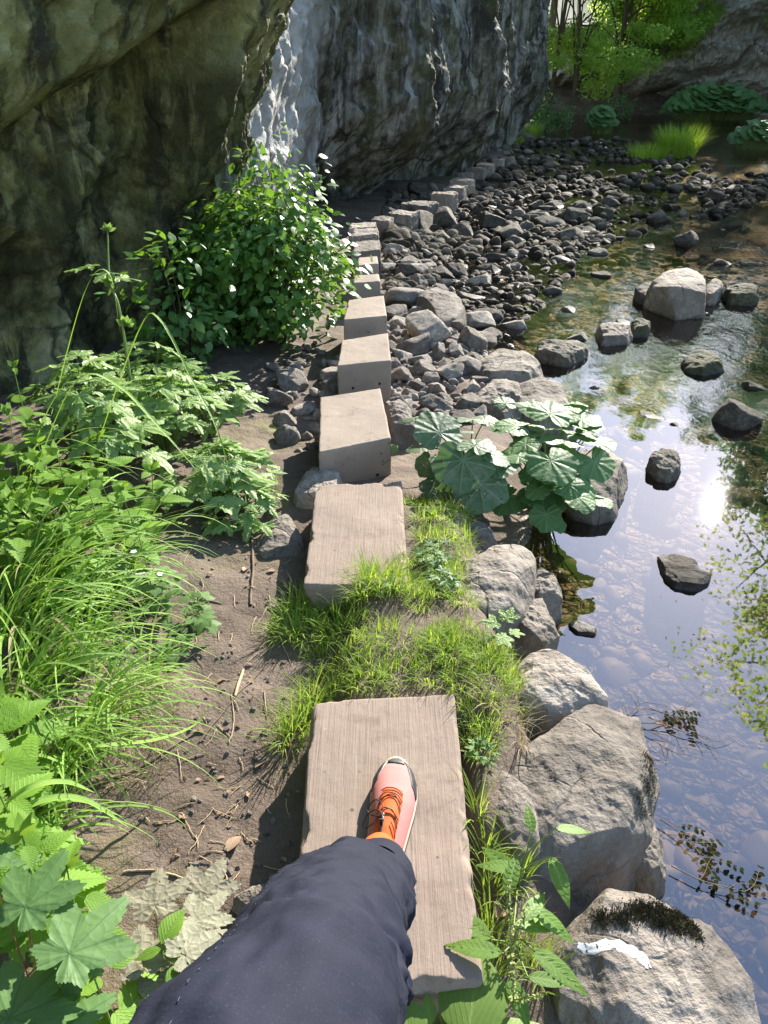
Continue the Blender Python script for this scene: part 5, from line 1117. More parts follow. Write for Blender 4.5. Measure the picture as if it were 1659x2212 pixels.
rosette('seedling', 'seedling', x_, y_, [(W(348, 2040, .02), radians(70), .2, .075, OV[1]), (W(352, 2050, .02), radians(-20), 0, .055, OV[0]), (W(348, 2050, .02), radians(200), 0, .05, OV[0]), (W(360, 2130, .02), radians(60), 0, .06, OV[1]), (W(365, 2140, .02), radians(10), 0, .05, OV[1])], 'nettle', 'smooth three leaved seedling among withered leaves beside the trousers', r=0.001)
x_, y_ = W(1085, 1410, -0.06)[:2]
rosette('sycamore_seedling', 'seedling', x_, y_, [(W(1072, 1345, .03), radians(165), .0, .065, SYC[0]), (W(1095, 1335, .04), radians(60), .3, .062, SYC[1]), (W(1085, 1375, .03), radians(-60), -.2, .06, SYC[2]), (W(1060, 1375, .0), radians(200), -.3, .045, SYC[0]), (W(1108, 1365, .0), radians(-10), -.1, .05, SYC[1])], 'hogweed', 'young sycamore plant with light lobed leaves above the domed boulder', r=0.0014)
# ---- bramble
def bramble(px, py, n, spread, label, flowers=0, h=.12):
    p = W(px, py, -0.08); z0 = hfast(p[0], p[1]); root = empty('bramble', (p[0], p[1], z0)); tag(root, label, 'bramble', 'brambles beside the mud path'); lb = Bag(); sb2 = Bag(); fl = Bag()
    for k in range(n):
        az = U_(0, 6.3); r_ = spread*U_(.1, 1); e = np.array([p[0]+cos(az)*r_, p[1]+sin(az)*r_*.8, z0+h*U_(.3, 1.1)])
        stembag([(p[0], p[1], z0), (np.array([p[0], p[1], z0])+e)/2+[0, 0, .04], e], 0.0014, 0.0008, 7, 5, sb2); sz = U_(.035, .055)
        for da in (-1.15, 0, 1.15):
            f = az+da; place(lb, BR[0], e+0.004*np.array([cos(f), sin(f), 0]), (cos(f), sin(f), U_(-.3, .1)), (U_(-.2, .2), U_(-.2, .2), 1), sz*(1.1 if da == 0 else .9), U_(0, 1))
    sb2.build('stem', M['stem_green'], root, (p[0], p[1], z0)); lb.build('foliage', M['bramble'], root, (p[0], p[1], z0))
    for k in range(flowers):
        c = np.array([p[0]+U_(-.05, .05), p[1]+U_(-.05, .1), z0+h*1.15]); fb_ = Bag()
        for j in range(5):
            a = j*2*pi/5+k; place(fb_, OV[1], c, (cos(a), sin(a), .35), (0, 0, 1), .014, .5, 1.2)
        fb_.build('flower', M['petal'], root, (p[0], p[1], z0))
bramble(340, 1300, 20, .14, 'flowering bramble with small white blossoms left of the mud path', 3); bramble(420, 1330, 12, .09, 'bramble spray reaching out over the mud path', 0, .07); bramble(270, 1270, 14, .13, 'bramble woven into the long grass at left', 1); bramble(380, 1390, 8, .07, 'lowest bramble shoot, by a bare arching cane', 0, .05)
# ---- long arching grass
for (px, py, n, L, wd, az, spr, lb) in [(60, 1300, 60, .5, .010, -10, .9, 'dense tussock of long arching grass at the left edge, below the nettles'), (150, 1430, 70, .5, .009, -5, .8, 'long grass tussock arching right over the mud path'), (40, 1520, 60, .5, .011, 10, .8, 'tall grass tussock at the left edge above the bright nettle leaves'),
      (220, 1520, 55, .42, .008, -10, .9, 'bright grass tussock at the border of the mud'), (130, 1620, 60, .5, .009, -15, .8, 'grass tussock with a long blade reaching toward the slab'), (60, 1100, 26, .75, .011, -10, .7, 'tussock of very long broad blades among the nettles'), (250, 1240, 40, .5, .008, -20, .9, 'grass tussock behind the flowering bramble'),
      (290, 1440, 40, .30, .006, -20, 1.2, 'short grass tuft by the bramble shadow on the mud'), (70, 1760, 34, .40, .010, 0, .8, 'grass tussock low at the left edge with two broad blades over the mud'), (20, 1380, 50, .6, .010, 0, .9, 'grass tussock cut by the left picture edge')]:
    tussock(px, py, n, L, wd, az, spr, lb)
def blade_path(name, pts, w_, label, mat='grass_long', cat='grass', group=None):
    P = smoothpath(pts, 22); T = np.gradient(P, axis=0); T /= np.linalg.norm(T, axis=1)[:, None]; S = np.cross(T, [0, 0, 1]); S /= np.linalg.norm(S, axis=1)[:, None]; t_ = np.linspace(0, 1, 22); wt = w_*np.minimum(1, .5+2*t_)*(1-t_**3)*.5+.0003
    V = np.stack([P-S*wt[:, None]+[0, 0, .0]+np.array([0, 0, 1])*wt[:, None]*.4, P, P+S*wt[:, None]+np.array([0, 0, 1])*wt[:, None]*.4], 1).reshape(-1, 3)
    U = np.stack(np.broadcast_arrays(t_[:, None], np.array([0, .5, 1])[None]), -1).reshape(-1, 2); o = mesh(name, V-P[0], grid_faces(22, 3), M[mat], None, U, rnd=np.full(66, U_(0.3, 1))); o.location = tuple(P[0]); return tag(o, label, cat, group)
blade_path('long_grass', [W(90, 1650, -.03), W(200, 1615, .06), W(330, 1600, .02), W(415, 1570, -.02), W(458, 1522, .0)], .012, 'single long grass blade reaching across the mud toward the front slab')
blade_path('long_grass', [WD(200, 990, 2.7), WD(300, 715, 2.9), WD(345, 690, 2.9), WD(420, 830, 2.7), WD(470, 930, 2.5), WD(505, 1060, 2.35)], .011, 'tallest arched grass blade, its tip hanging before the dirt left of the slabs')
blade_path('long_grass', [WD(60, 1060, 2.3), WD(160, 830, 2.4), WD(250, 830, 2.4), WD(350, 930, 2.2), WD(420, 1010, 2.1)], .014, 'broad pale blade arching above the nettles')
blade_path('long_grass', [WD(90, 980, 2.8), WD(180, 640, 3.0), WD(235, 590, 3.0), WD(260, 720, 3.0)], .008, 'thin tall grass blade curving before the dark cliff')
blade_path('long_grass', [W(-30, 1800, .1), W(80, 1735, .12), W(180, 1728, .1), W(282, 1790, .02)], .020, 'broad bright grass blade lying over the mud above the sycamore leaves')
blade_path('long_grass', [W(-30, 1770, .1), W(60, 1705, .16), W(140, 1690, .15), W(205, 1712, .12)], .018, 'broad bright grass blade just above its twin at the lower left')
# ---- turf round the slabs
def turf(points, n, L, w_, label, rad=.06, mat='grass', droop=(.5, 1.8), name='grass_tuft'):
    b = Bag(); base = None
    for (px, py) in points:
        p = W(px, py, -0.06); base = p if base is None else base; a = RG.uniform(0, 6.28, n); rr_ = rad*np.sqrt(RG.uniform(0, 1, n)); X_ = p[0]+np.cos(a)*rr_; Y_ = p[1]+np.sin(a)*rr_
        Z_ = np.array([hfast(q, w) for q, w in zip(X_, Y_)])-.006; out = np.arctan2(Y_-p[1], X_-p[0]); 
        blades(b, np.stack([X_, Y_, Z_], 1), out+RG.normal(0, .8, n), RG.uniform(.1, .75, n), L*RG.uniform(.45, 1.15, n), w_*RG.uniform(.6, 1.3, n), RG.uniform(*droop, n), RG.uniform(0, 1, n)**1.2, 6, .3, .4)
    o = b.build(name, M[mat], None, base); o.location = tuple(base); return tag(o, label, 'grass', 'grass tufts round the two front slabs')
turf([(905, 1080), (915, 1130), (925, 1180), (955, 1130), (900, 1230), (940, 1230), (960, 1180), (990, 1110), (1000, 1160), (975, 1080), (890, 1060), (930, 1060), (1010, 1200), (985, 1240)], 100, .085, .0028, 'bright grass tuft along the right side of the second slab', .045)
turf([(640, 1290), (690, 1295), (740, 1300), (790, 1300), (830, 1290), (660, 1340), (720, 1345), (620, 1330), (860, 1290), (700, 1275), (770, 1275), (820, 1272)], 110, .125, .003, 'deep grass tuft growing from under the near edge of the second slab', .05)
turf([(760, 1360), (820, 1400), (700, 1390), (760, 1420), (870, 1420), (930, 1440), (700, 1450), (800, 1460), (720, 1490), (790, 1488), (860, 1485), (930, 1480)], 110, .075, .0026, 'grass patch on the ground between the two front slabs', .06)
turf([(980, 1440), (1040, 1450), (1000, 1500), (1060, 1500), (1030, 1560), (960, 1410), (1090, 1450)], 110, .085, .0028, 'grass patch at the far right corner of the front slab', .05)
turf([(660, 1510), (640, 1540), (670, 1480), (620, 1560)], 46, .15, .0032, 'grass spray leaning left over the mud from the front slab corner', .03, droop=(.8, 1.8))
turf([(1020, 1600), (1040, 1640), (1060, 1600)], 55, .08, .0026, 'narrow grass tuft between the front slab and the veined boulder', .028)
turf([(1030, 1760), (1045, 1830), (1060, 1900), (1060, 1980), (1065, 2060)], 26, .13, .0034, 'thin grass growing in the gap right of the front slab', .02)
turf([(1120, 1870), (1150, 2000), (1170, 2060)], 34, .10, .003, 'loose grass in the shaded gap left of the painted boulder', .03)
turf([(1060, 1420), (1100, 1400), (1080, 1460), (1120, 1480), (900, 1330), (950, 1400), (1000, 1395), (960, 1260), (985, 1290), (945, 1300), (1000, 1320), (900, 1300)], 95, .075, .0026, 'grass between the whitish rock and the domed boulder', .045)
turf([(760, 1030), (800, 1028), (840, 1030), (890, 1040)], 34, .05, .0022, 'short grass fringe at the far edge of the second slab', .03)
turf([(1060, 1540), (1110, 1545), (1130, 1590)], 40, .12, .0026, 'half dry grass wisps lying over the large veined boulder', .03, 'grass_dry')
turf([(300, 1480), (340, 1520), (270, 1560), (310, 1620), (240, 1640), (330, 1450)], 60, .09, .002, 'straw coloured dry grass at the edge of the mud', .06, 'grass_dry')
turf([(560, 860), (590, 1000), (600, 1030), (580, 870)], 30, .05, .002, 'sparse little grass by the dirt beside the blocks', .04)
turf([(905, 2190), (960, 2200), (930, 2250), (1000, 2260)], 60, .09, .003, 'dark grass below the near end of the front slab', .05)
# small ground-cover leaves beside slab two
def herb(px, py, n, spr, sz, label, mat='maple', tpl=None, h=.03, name='herb'):
    p = W(px, py, -0.06); z0 = hfast(p[0], p[1]); lb = Bag(); tp = tpl or LB
    for k in range(n):
        az = U_(0, 6.3); r_ = spr*U_(0, 1)**.6; place(lb, tp[RG.integers(len(tp))], (p[0]+cos(az)*r_, p[1]+sin(az)*r_*1.6, z0+h*U_(.4, 1.3)), (cos(az), sin(az), U_(-.3, .3)), (U_(-.4, .4), U_(-.4, .4), 1), sz*U_(.7, 1.3), U_(0, 1))
    o = lb.build(name, M[mat], None, (p[0], p[1], z0)); o.location = (p[0], p[1], z0); return tag(o, label, 'herb', 'low herbs between grass and rock')
herb(935, 1225, 46, .055, .034, 'grey-green creeping herb in the grass beside the second slab'); herb(955, 1275, 18, .04, .04, 'broad leaved herb at the foot of the flat topped boulder'); herb(830, 1290, 12, .03, .03, 'tiny pale herb at the near right corner of the second slab'); herb(1040, 1650, 22, .03, .02, 'small clover-like herb beside the middle of the front slab', 'bramble')
# ---- dock and plantain, lower right
x_, y_ = W(1105, 1950, -0.16)[:2]
DK = [leaf_pin(n=16, teeth=0, W_=0.34, peak=.4, fold=.2, curl=.35, quilt=.03)]
rosette('dock', 'dock', x_, y_, [(W(1130, 1880, .02), 2.9, .0, .10, DK[0]), (W(1115, 1890, .0), 2.2, -.1, .11, DK[0]), (W(1150, 1800, .06), 1.6, .3, .07, DK[0]), (W(1190, 1850, .05), -1.3, -.2, .10, DK[0]), (W(1200, 1790, .09), .1, -.1, .08, DK[0]), (W(1110, 2000, .0), .2, -.2, .11, DK[0]), (W(1095, 1930, .02), 1.2, .3, .09, DK[0]), (W(1150, 1960, .0), -.6, -.2, .10, DK[0])], 'dock', 'dock with narrow leaves leaning over the veined boulder', r=0.0022)
x_, y_ = W(1105, 2060, -0.16)[:2]
rk = rosette('dock', 'dock', x_, y_, [(W(1060, 2030, .0), 2.4, 0, .11, DK[0]), (W(1150, 2050, .02), -.7, 0, .12, DK[0]), (W(1100, 2110, .0), -1.3, 0, .09, DK[0]), (W(1140, 2110, .02), -.1, 0, .08, DK[0]), (W(1085, 2060, .02), 2.9, 0, .11, DK[0]), (W(1130, 1990, .03), .9, 0, .09, DK[0])], 'dock', 'dock with seed spikes in the gap beside the painted boulder', r=0.0022)
for (px, py, qx, qy) in [(1105, 2060, 1100, 1900), (1105, 2060, 1140, 1950), (1110, 2160, 1105, 2060), (1110, 2160, 1170, 2150)]:
    sb3 = Bag(); P = smoothpath([W(px, py, .0), (W(px, py, .04)+W(qx, qy, .05))/2, W(qx, qy, .05)], 40); v_, f_, u_ = tube(P, .0012, 5); sb3.add(v_, f_, u_)
    for k in range(40):
        for j in range(2): place(sb3, OV[0], P[k]+RG.normal(size=3)*.002, RG.normal(size=3), RG.normal(size=3), .007, .5)
    sb3.build('seed_spike', M['seed'], rk, (x_, y_, hfast(x_, y_)))
PLN = leaf_pin(n=20, teeth=0, W_=0.86, peak=.42, fold=.10, curl=.25, quilt=.004)
x_, y_ = W(1000, 2290, -.12)[:2]
rosette('plantain', 'plantain', x_, y_, [(W(1010, 2250, -.02), 1.35, .15, .165, PLN), (W(900, 2260, -.04), 2.0, .2, .09, PLN), (W(930, 2215, -.04), 1.7, .5, .05, OV[1]), (W(870, 2250, -.05), 1.9, 0, .10, PLN), (W(1060, 2290, -.05), .6, 0, .12, PLN)], 'plantain', 'broad plantain leaf at the bottom, below the near end of the front slab', r=0.0025)
# ---- the bush before the cliff
def bush(cx, cy, cz, rx, ry, rz, n, sz, mat, label, name='shrub', cat='shrub', base=None, group=None, seed=0, tpl=None):
    r = np.random.default_rng(seed); z0 = hfast(cx, cy) if base is None else base; root = empty(name, (cx, cy, z0)); tag(root, label, cat, group)
    sb2 = Bag(); tips = []
    for k in range(max(10, n//45)):
        d = r.normal(size=3); d[2] = d[2]*.9+.25; d /= np.linalg.norm(d); e = np.array([cx, cy, cz])+d*[rx, ry, rz]*r.uniform(.72, 1.12); s0 = np.array([cx+r.uniform(-.1, .1)*rx, cy+r.uniform(-.1, .1)*ry, z0])
        m_ = (s0+e)/2+np.array([0, 0, rz*.3]); v_, f_, u_ = tube(smoothpath([s0, m_, e, e+d*[.15, .15, -.05]*rx], 12), np.linspace(.006, .0015, 12)*max(1, rz), 5); sb2.add(v_, f_, u_); tips.append(smoothpath([s0, m_, e, e+d*[.15, .15, -.05]*rx], 12))
    sb2.build('branches', M['bark'], root, (cx, cy, z0)); T = np.array(tips)
    i = r.integers(len(T), size=n); f = r.uniform(.12, 1, n)**.6*11; lo = f.astype(int).clip(0, 10); P = T[i, lo]*(1-(f-lo))[:, None]+T[i, lo+1]*(f-lo)[:, None]+r.normal(size=(n, 3))*sz*1.1*np.array([1, 1, .8])
    P[:, 2] = np.maximum(P[:, 2], z0+.02); O = (P-[cx, cy, cz])/[rx, ry, rz]; az = np.arctan2(O[:, 1], O[:, 0])+r.normal(0, .9, n); pt = r.normal(-.25, .45, n)
    Fw = np.stack([np.cos(az)*np.cos(pt), np.sin(az)*np.cos(pt), np.sin(pt)], 1); Nr = O*.5+[0, 0, .9]+r.normal(0, .35, (n, 3)); lb = Bag()
    place_many(lb, tpl or OV[0], P, Fw, Nr, sz*r.uniform(.55, 1.25, n), r.uniform(0, 1, n)); lb.build('foliage', M[mat], root, (cx, cy, z0)); return root
bush(-.74, 5.35, .30, .44, .48, .44, 4300, .074, 'bush', 'dense glossy green shrub against the cliff, its right side over the blocks', seed=1)
bush(-1.06, 5.5, .16, .42, .4, .42, 2000, .074, 'bush', 'darker left lobe of shrubbery between the hogweed and the dense shrub', seed=2)
bush(-.78, 5.9, .74, .26, .25, .24, 300, .068, 'bush', 'loose arching shrub tips rising against the lit rock behind the dense shrub', seed=3)
p = W(370, 720, .1); bush(-1.25, 4.7, .25, .28, .3, .38, 420, .075, 'bush', 'shaded shrub in front of the dark rock hollow', seed=4)
# ---- far plants
def far_bb(px, py, w_px, h, n, sz, label, ry=.5):
    h *= 1.25; n = int(n*1.5)
    p = W(px, py, WATER); dep = p[1]*cos(PITCH)+(EYE-WATER)*sin(PITCH); rx = w_px/2/FPX*dep; z0 = WATER; root = empty('butterbur', (p[0], p[1], z0)); tag(root, label, 'butterbur', 'butterbur islands in the river'); lb = Bag(); sb2 = Bag()
    tp = leaf_polar(outline_heart(24, 5, 0.02, 1.0, .5), 2, .10, .03, 5, 1, .15)
    for k in range(n):
        a = U_(0, 6.3); q = U_(0, 1)**.5; x = p[0]+cos(a)*q*rx; y = p[1]+sin(a)*q*ry; z = z0+.1+h*(1-.7*q**3)*U_(.6, 1.05); az = a+U_(-.7, .7)
        place(lb, tp, (x, y, z), (cos(az), sin(az), U_(-.5, 0)), (U_(-.2, .2), -.75+U_(-.3, .3), 1), sz*U_(.7, 1.25), U_(0, 1))
        v_, f_, u_ = tube(np.array([[x*.8+p[0]*.2, y*.8+p[1]*.2, z0], [x, y, z]]), .006, 5); sb2.add(v_, f_, u_)
    sb2.build('stem', M['stem_green'], root, (p[0], p[1], z0)); lb.build('foliage', M['butterbur'], root, (p[0], p[1], z0))
far_bb(1540, 258, 215, .95, 330, .42, 'long bank of butterbur below the far right cliff', 1.6)
far_bb(1296, 288, 58, .55, 90, .26, 'small butterbur island at the foot of the dark cave', .5)
far_bb(1630, 322, 95, .45, 110, .26, 'butterbur with yellowing leaf at the right edge of the river', .7)
def far_grass(px, py, n, L, w_, rad, label, mat='grass_long'):
    p = W(px, py, WATER); b = Bag(); a = RG.uniform(0, 6.28, n); rr_ = rad*np.sqrt(RG.uniform(0, 1, n)); root = np.stack([p[0]+np.cos(a)*rr_, p[1]+np.sin(a)*rr_, np.full(n, WATER-.02)], 1)
    blades(b, root, a+RG.normal(0, .6, n), RG.uniform(.02, .45, n), L*RG.uniform(.6, 1.1, n), w_*RG.uniform(.6, 1.2, n), RG.uniform(.3, 1.2, n), RG.uniform(0, 1, n), 6, .3)
    o = b.build('river_grass', M[mat], None, (p[0], p[1], WATER)); o.location = tuple(p); tag(o, label, 'grass', 'grass tufts standing in the river')
far_grass(1462, 338, 900, .85, .016, .42, 'tall bright green grass tuft in the middle of the far river', 'grass'); far_grass(1396, 342, 420, .45, .013, .45, 'lower thin grass beside the tall bright river tuft', 'grass')
far_grass(1106, 318, 200, .6, .015, .25, 'yellow green grass at the foot of the cliff corner', 'grass'); far_grass(1150, 292, 200, .55, .016, .3, 'grass tuft beside the end of the stone path', 'grass')
far_grass(1420, 336, 200, .4, .012, .5, 'grass wisps between the two river tufts', 'grass')
for (px, py, r_, lb, m_) in [(1182, 285, .55, 'silvery leaved sapling where the path leaves the river', 'maple'), (1150, 285, .4, 'low green shrub at the cliff corner', 'bush'), (1215, 283, .4, 'small weedy shrub before the dark cave', 'tree_dark'), (1330, 262, .5, 'weed clump on the shingle behind the butterbur island', 'tree_dark')]:
    p = W(px, py, WATER); bush(p[0], p[1], WATER+r_, r_, r_*.8, r_, 420, .11, m_, lb, 'river_shrub', base=WATER, seed=int(px), tpl=QUAD)
# ---------- trees
def tree(x, y, z0, trunk_top, crown, n, sz, mat, label, lean=(0, 0), r0=.16, seed=0, group='trees round the river bend', clumps=26, nlimb=9, tilt=0.0):
    r = np.random.default_rng(seed+900); root = empty('tree', (x, y, z0)); tag(root, label, 'tree', group); c = np.array(crown[:3], float); R_ = np.array(crown[3:], float)
    tb = Bag(); top = np.array([x+lean[0], y+lean[1], trunk_top]); P = smoothpath([(x, y, z0-.2), (x+lean[0]*.3+.1, y+lean[1]*.3, z0+(trunk_top-z0)*.4), top], 16); v_, f_, u_ = tube(P, np.linspace(r0, r0*.3, 16), 9); tb.add(v_, f_, u_); tb.build('trunk', M['bark'], root, (x, y, z0))
    cb = Bag(); lb = Bag(); cs = []
    for k in range(clumps):
        d = r.normal(size=3); d /= np.linalg.norm(d); q = c+d*R_*r.uniform(.45, 1.0)**.6; cs.append(q)
        if k < nlimb*2:
            s0 = P[r.integers(4, 16)]; v_, f_, u_ = tube(smoothpath([s0, (s0+q)/2+[0, 0, .4], q], 9), np.linspace(r0*.35, r0*.06, 9), 5); cb.add(v_, f_, u_)
    cb.build('limbs', M['bark'], root, (x, y, z0)); cs = np.array(cs); i = r.integers(len(cs), size=n); cr = R_.min()*r.uniform(.18, .42, len(cs))
    d = r.normal(size=(n, 3)); d /= np.linalg.norm(d, axis=1)[:, None]; Pq = cs[i]+d*(cr[i]*r.uniform(.2, 1, n)**.5)[:, None]*[1.25, 1.25, .75]
    az = r.uniform(0, 6.28, n); pt = r.normal(-.4, .4, n); Fw = np.stack([np.cos(az)*np.cos(pt), np.sin(az)*np.cos(pt), np.sin(pt)], 1); Nr = d*.4+[0, 0, .8]+r.normal(0, .4, (n, 3))
    place_many(lb, TLF, Pq, Fw, Nr, sz*r.uniform(.6, 1.3, n), np.clip(r.uniform(0, .6, n)+(i % 5)/10, 0, 1)); lb.build('crown', M[mat], root, (x, y, z0)); return root
tree(6.2, 33, -.3, 9, (6.2, 33, 5.2, 1.9, 2.2, 5.2), 15000, .14, 'tree', 'slender double trunked tree with bright backlit leaves just past the cliff corner', (.7, 0), .10, 1, clumps=46)
tree(7.0, 32.3, -.3, 7, (8.4, 34, 4.6, 2.2, 2.2, 4.6), 17000, .14, 'tree', 'bushy light green tree behind the slender one', (-.4, .5), .09, 2, clumps=50)
tree(10.2, 38.5, -.2, 5, (10.4, 38.5, 4.3, 2.4, 2.2, 3.3), 22000, .15, 'tree', 'bright crowned tree hanging over the dark cave mouth', (-.3, -.6), .18, 3, clumps=44)
tree(13.2, 41, 3, 10, (12.8, 40.5, 5.2, 2.6, 2.2, 3.0), 16000, .16, 'tree', 'deep green tree over the left end of the far cliff', (0, -.5), .22, 4, clumps=40)
tree(16.5, 43, 5, 9.5, (16.0, 41.0, 9.2, 2.6, 2.2, 3.2), 6000, .26, 'tree_dark', 'dark foliage tumbling down the middle of the far cliff', (0, -.6), .2, 5, clumps=34)
tree(4.0, 36, -.2, 11, (3.6, 35, 7.5, 2.6, 3, 6), 6000, .25, 'tree', 'tree half hidden behind the cliff corner', (0, 0), .2, 6, clumps=34)
for k, (x, y, top, rx, h) in enumerate([(22, 47, 9.5, 4, 4), (28, 42, 11, 4, 5), (9, 49, 13, 4, 6), (1, 44, 13, 4, 7), (21.5, 29, 10, 2.6, 5), (27, 36, 12, 3.6, 6)]):
    z0 = hfast(x, y); tree(x, y, z0, top-2, (x, y, top-1.5, rx, rx, h*.75), 5200, .30, 'tree_dark' if k % 2 else 'tree', ['tree on top of the far cliff, right of its middle', 'tree on top of the far cliff at its right end', 'tree beyond the cave mouth at the valley head', 'tree on the slope hidden behind the near cliff', 'bank tree on the right side of the river, upstream', 'tree on the right slope behind the bank tree'][k], seed=20+k, r0=.25, clumps=30)
tree(10.2, 12.6, hfast(10.2, 12.6), 9.5, (9.2, 12.4, 7.2, 2.3, 2.6, 3.6), 8500, .13, 'tree', 'riverside tree right of the picture, seen mirrored at the water edge', (-.4, 0), .16, 41, clumps=60, nlimb=22)
tree(14.0, 18.0, hfast(14, 18), 11, (13.0, 17.6, 7.5, 3.2, 3.0, 5), 5200, .22, 'tree_dark', 'second riverside tree right of the picture', (-.4, 0), .2, 42, clumps=40)
for k, (x, y, c_, n_, sz_, mt, lb) in enumerate([
 (14.8, 26.5, (14.8, 26, 9.0, 2.3, 2.6, 4.6), 6500, .22, 'tree_dark', 'tall bank tree right of the picture where the river bends'),
 (19.5, 31.0, (19.3, 30.6, 9.5, 3.2, 3, 6.2), 5000, .28, 'tree_dark', 'broad tree behind the tall bank tree'),
 (4.6, 38, (4.8, 38, 11.5, 2.8, 2.6, 5.0), 5000, .28, 'tree_dark', 'tall tree behind the cliff corner'),
 (13.2, 47, (13.2, 46, 13.0, 2.6, 2, 5.5), 3200, .32, 'tree', 'thin crowned tree at the valley head'), (17, 48, (17, 47, 13.5, 2.6, 2, 5.5), 3200, .32, 'tree', 'thin crowned tree above the far cliff'),
 (7.5, 48, (7.5, 47, 14.5, 3.0, 2.6, 5.0), 5000, .30, 'tree_dark', 'tallest tree at the valley head'),
 (20.5, 45, (20.4, 44.5, 13.0, 2.3, 2.0, 6.6), 3400, .30, 'tree_dark', 'narrow tall tree rising above the far cliff'), (24.8, 47, (24.6, 46, 14.5, 2.6, 2.4, 6.6), 6500, .30, 'tree_dark', 'tall tree above the far cliff, second of the pair'),
 (27, 46, (26.5, 45.5, 14.5, 4.5, 3, 6.5), 5000, .34, 'tree_dark', 'great tree on the slope beyond the far cliff'), (33, 44, (33, 44, 15.5, 4.5, 3, 8), 5000, .34, 'tree_dark', 'outermost tree on the slope beyond the far cliff')]):
    tree(x, y, hfast(x, y), c_[2]+1, c_, n_, sz_, mt, lb, seed=60+k, r0=.22, clumps=40)
# ivy on the cliff corner
iv = Bag(); rr3 = np.random.default_rng(8); ivb = Bag()
root = empty('ivy', (4.2, 25.4, 0)); tag(root, 'ivy and hanging creepers down the edge of the grey cliff corner', 'ivy')
for k in range(34):
    x = 3.75+rr3.uniform(0, .75); y = 25.3+rr3.uniform(-.7, .5); zt = rr3.uniform(3.5, 7); L = rr3.uniform(1.5, 5); pts = np.array([[x+.12*sin(z*1.3+k), y+.1*cos(z+k), z] for z in np.linspace(zt, max(.5, zt-L), 14)])
    v_, f_, u_ = tube(pts, .008, 4); ivb.add(v_, f_, u_); n = 70; q = pts[rr3.integers(14, size=n)]+rr3.normal(size=(n, 3))*[.09, .09, .15]; F_ = rr3.normal(size=(n, 3)); F_[:, 2] -= .8
    place_many(iv, QUAD, q, F_, rr3.normal(size=(n, 3))+[.3, -.6, .5], rr3.uniform(.06, .13, n), rr3.uniform(0, 1, n))
ivb.build('stem', M['bark'], root, (4.2, 25.4, 0)); iv.build('foliage', M['tree'], root, (4.2, 25.4, 0))
# growth on the ledges of the far cliff
for k, (x, y, z, r_, lb) in enumerate([(17.0, 38.3, 3.4, 1.0, 'fern tuft on the middle ledge of the far cliff'), (20.0, 37, 2.2, .8, 'green tuft on the lower ledge of the far cliff, right'), (13.2, 40, 2.6, 1.1, 'creeper hanging beside the cave'), (18.6, 38.5, 4.6, 1.0, 'leafy tuft high on the far cliff')]):
    bush(x, y, z, r_, .7, r_*.8, 380, .2, 'tree_dark' if k % 2 else 'tree', lb, 'cliff_plant', 'plant', base=z-r_*.6, seed=70+k, tpl=QUAD)
# ---------- litter on the mud: dead leaves, straw, twigs
DL = [leaf_pin(n=10, teeth=0, W_=w_, peak=.45, fold=f, curl=c_, quilt=.02) for w_, f, c_ in ((.6, .5, .5), (.8, .3, -.6), (.5, .7, .8))]
def deadleaf(px, py, s, lb, az=None, r=.5, group=None, tp=None):
    p = W(px, py, -.12); z = hfast(p[0], p[1])+.001; b = Bag(); az = U_(0, 6.3) if az is None else az
    place(b, tp or DL[RG.integers(3)], (0, 0, 0), (cos(az), sin(az), U_(-.1, .15)), (U_(-.35, .35), U_(-.35, .35), 1), s, r)
    o = b.build('dead_leaf', M['deadleaf']); o.location = (p[0], p[1], z+.004); tag(o, lb, 'dead leaf', group)
for px, py, s, lb, az, r in [(538, 1712, .035, 'curled tan leaf lying alone on the mud left of the front slab', 1.8, .9), (490, 1830, .055, 'large curled pinkish brown leaf on the mud above the withered leaves', 1.2, .8), (510, 1565, .020, 'small dark red leaf on the mud near the slab corner', .6, 0), (468, 1470, .032, 'reddish pointed leaf on the mud left of the grass', .9, .1), (440, 1580, .032, 'crumpled pale brown leaf by the long blade tip', 2.0, .7), (550, 1648, .035, 'flat beige leaf by the front slab edge', 1.0, .8),
   (525, 1225, .05, 'split pale husk leaf beside the long stick', 1.4, 1), (575, 1225, .04, 'cluster of dry leaves right of the long stick', .3, .7), (1070, 1985, .06, 'folded brown leaf in the gap between slab and painted boulder', 1.0, .5), (1100, 1870, .05, 'rust orange leaf under the dock', 1.5, .1), (1022, 1572, .04, 'pale dry leaf in the grass right of the front slab', 1.9, 1), (500, 1400, .02, 'tiny pale leaf near the bramble tip', 0, 1)]:
    deadleaf(px, py, s, lb, az, r)
for k in range(90):
    px = U_(330, 640); py = U_(1120, 1860)
    if px < 420 and py < 1500: continue
    deadleaf(px, py, U_(.010, .022), 'small dry leaf scrap on the bare mud', None, U_(0, 1), 'leaf scraps on the mud')
def stick(pts, r0, r1, lb, mat='twig', name='twig', group=None, z=-.12, kinks=.0007, cat='twig'):
    P = smoothpath([W(px, py, z) for px, py in pts], 16); P[:, 2] = [hfast(a, b_)+.003 for i, (a, b_) in enumerate(P[:, :2])]
    P += RG.normal(0, kinks, P.shape)*[1, 1, .4]; b = Bag(); v_, f_, u_ = tube(P, np.linspace(r0, r1, 16), 6); b.add(v_, f_, u_); o = b.build(name, M[mat], None, P[0]); o.location = tuple(P[0]); return tag(o, lb, cat, group)
stick([(543, 1148), (546, 1220), (540, 1300)], .006, .005, 'long grey stick lying upright in the picture left of the second slab', kinks=.001)
stick([(420, 1195), (470, 1140), (505, 1100)], .004, .003, 'forked dead twig in the shade left of the tan rock')
stick([(345, 1275), (430, 1292), (480, 1300)], .003, .002, 'bare arching cane under the bramble')
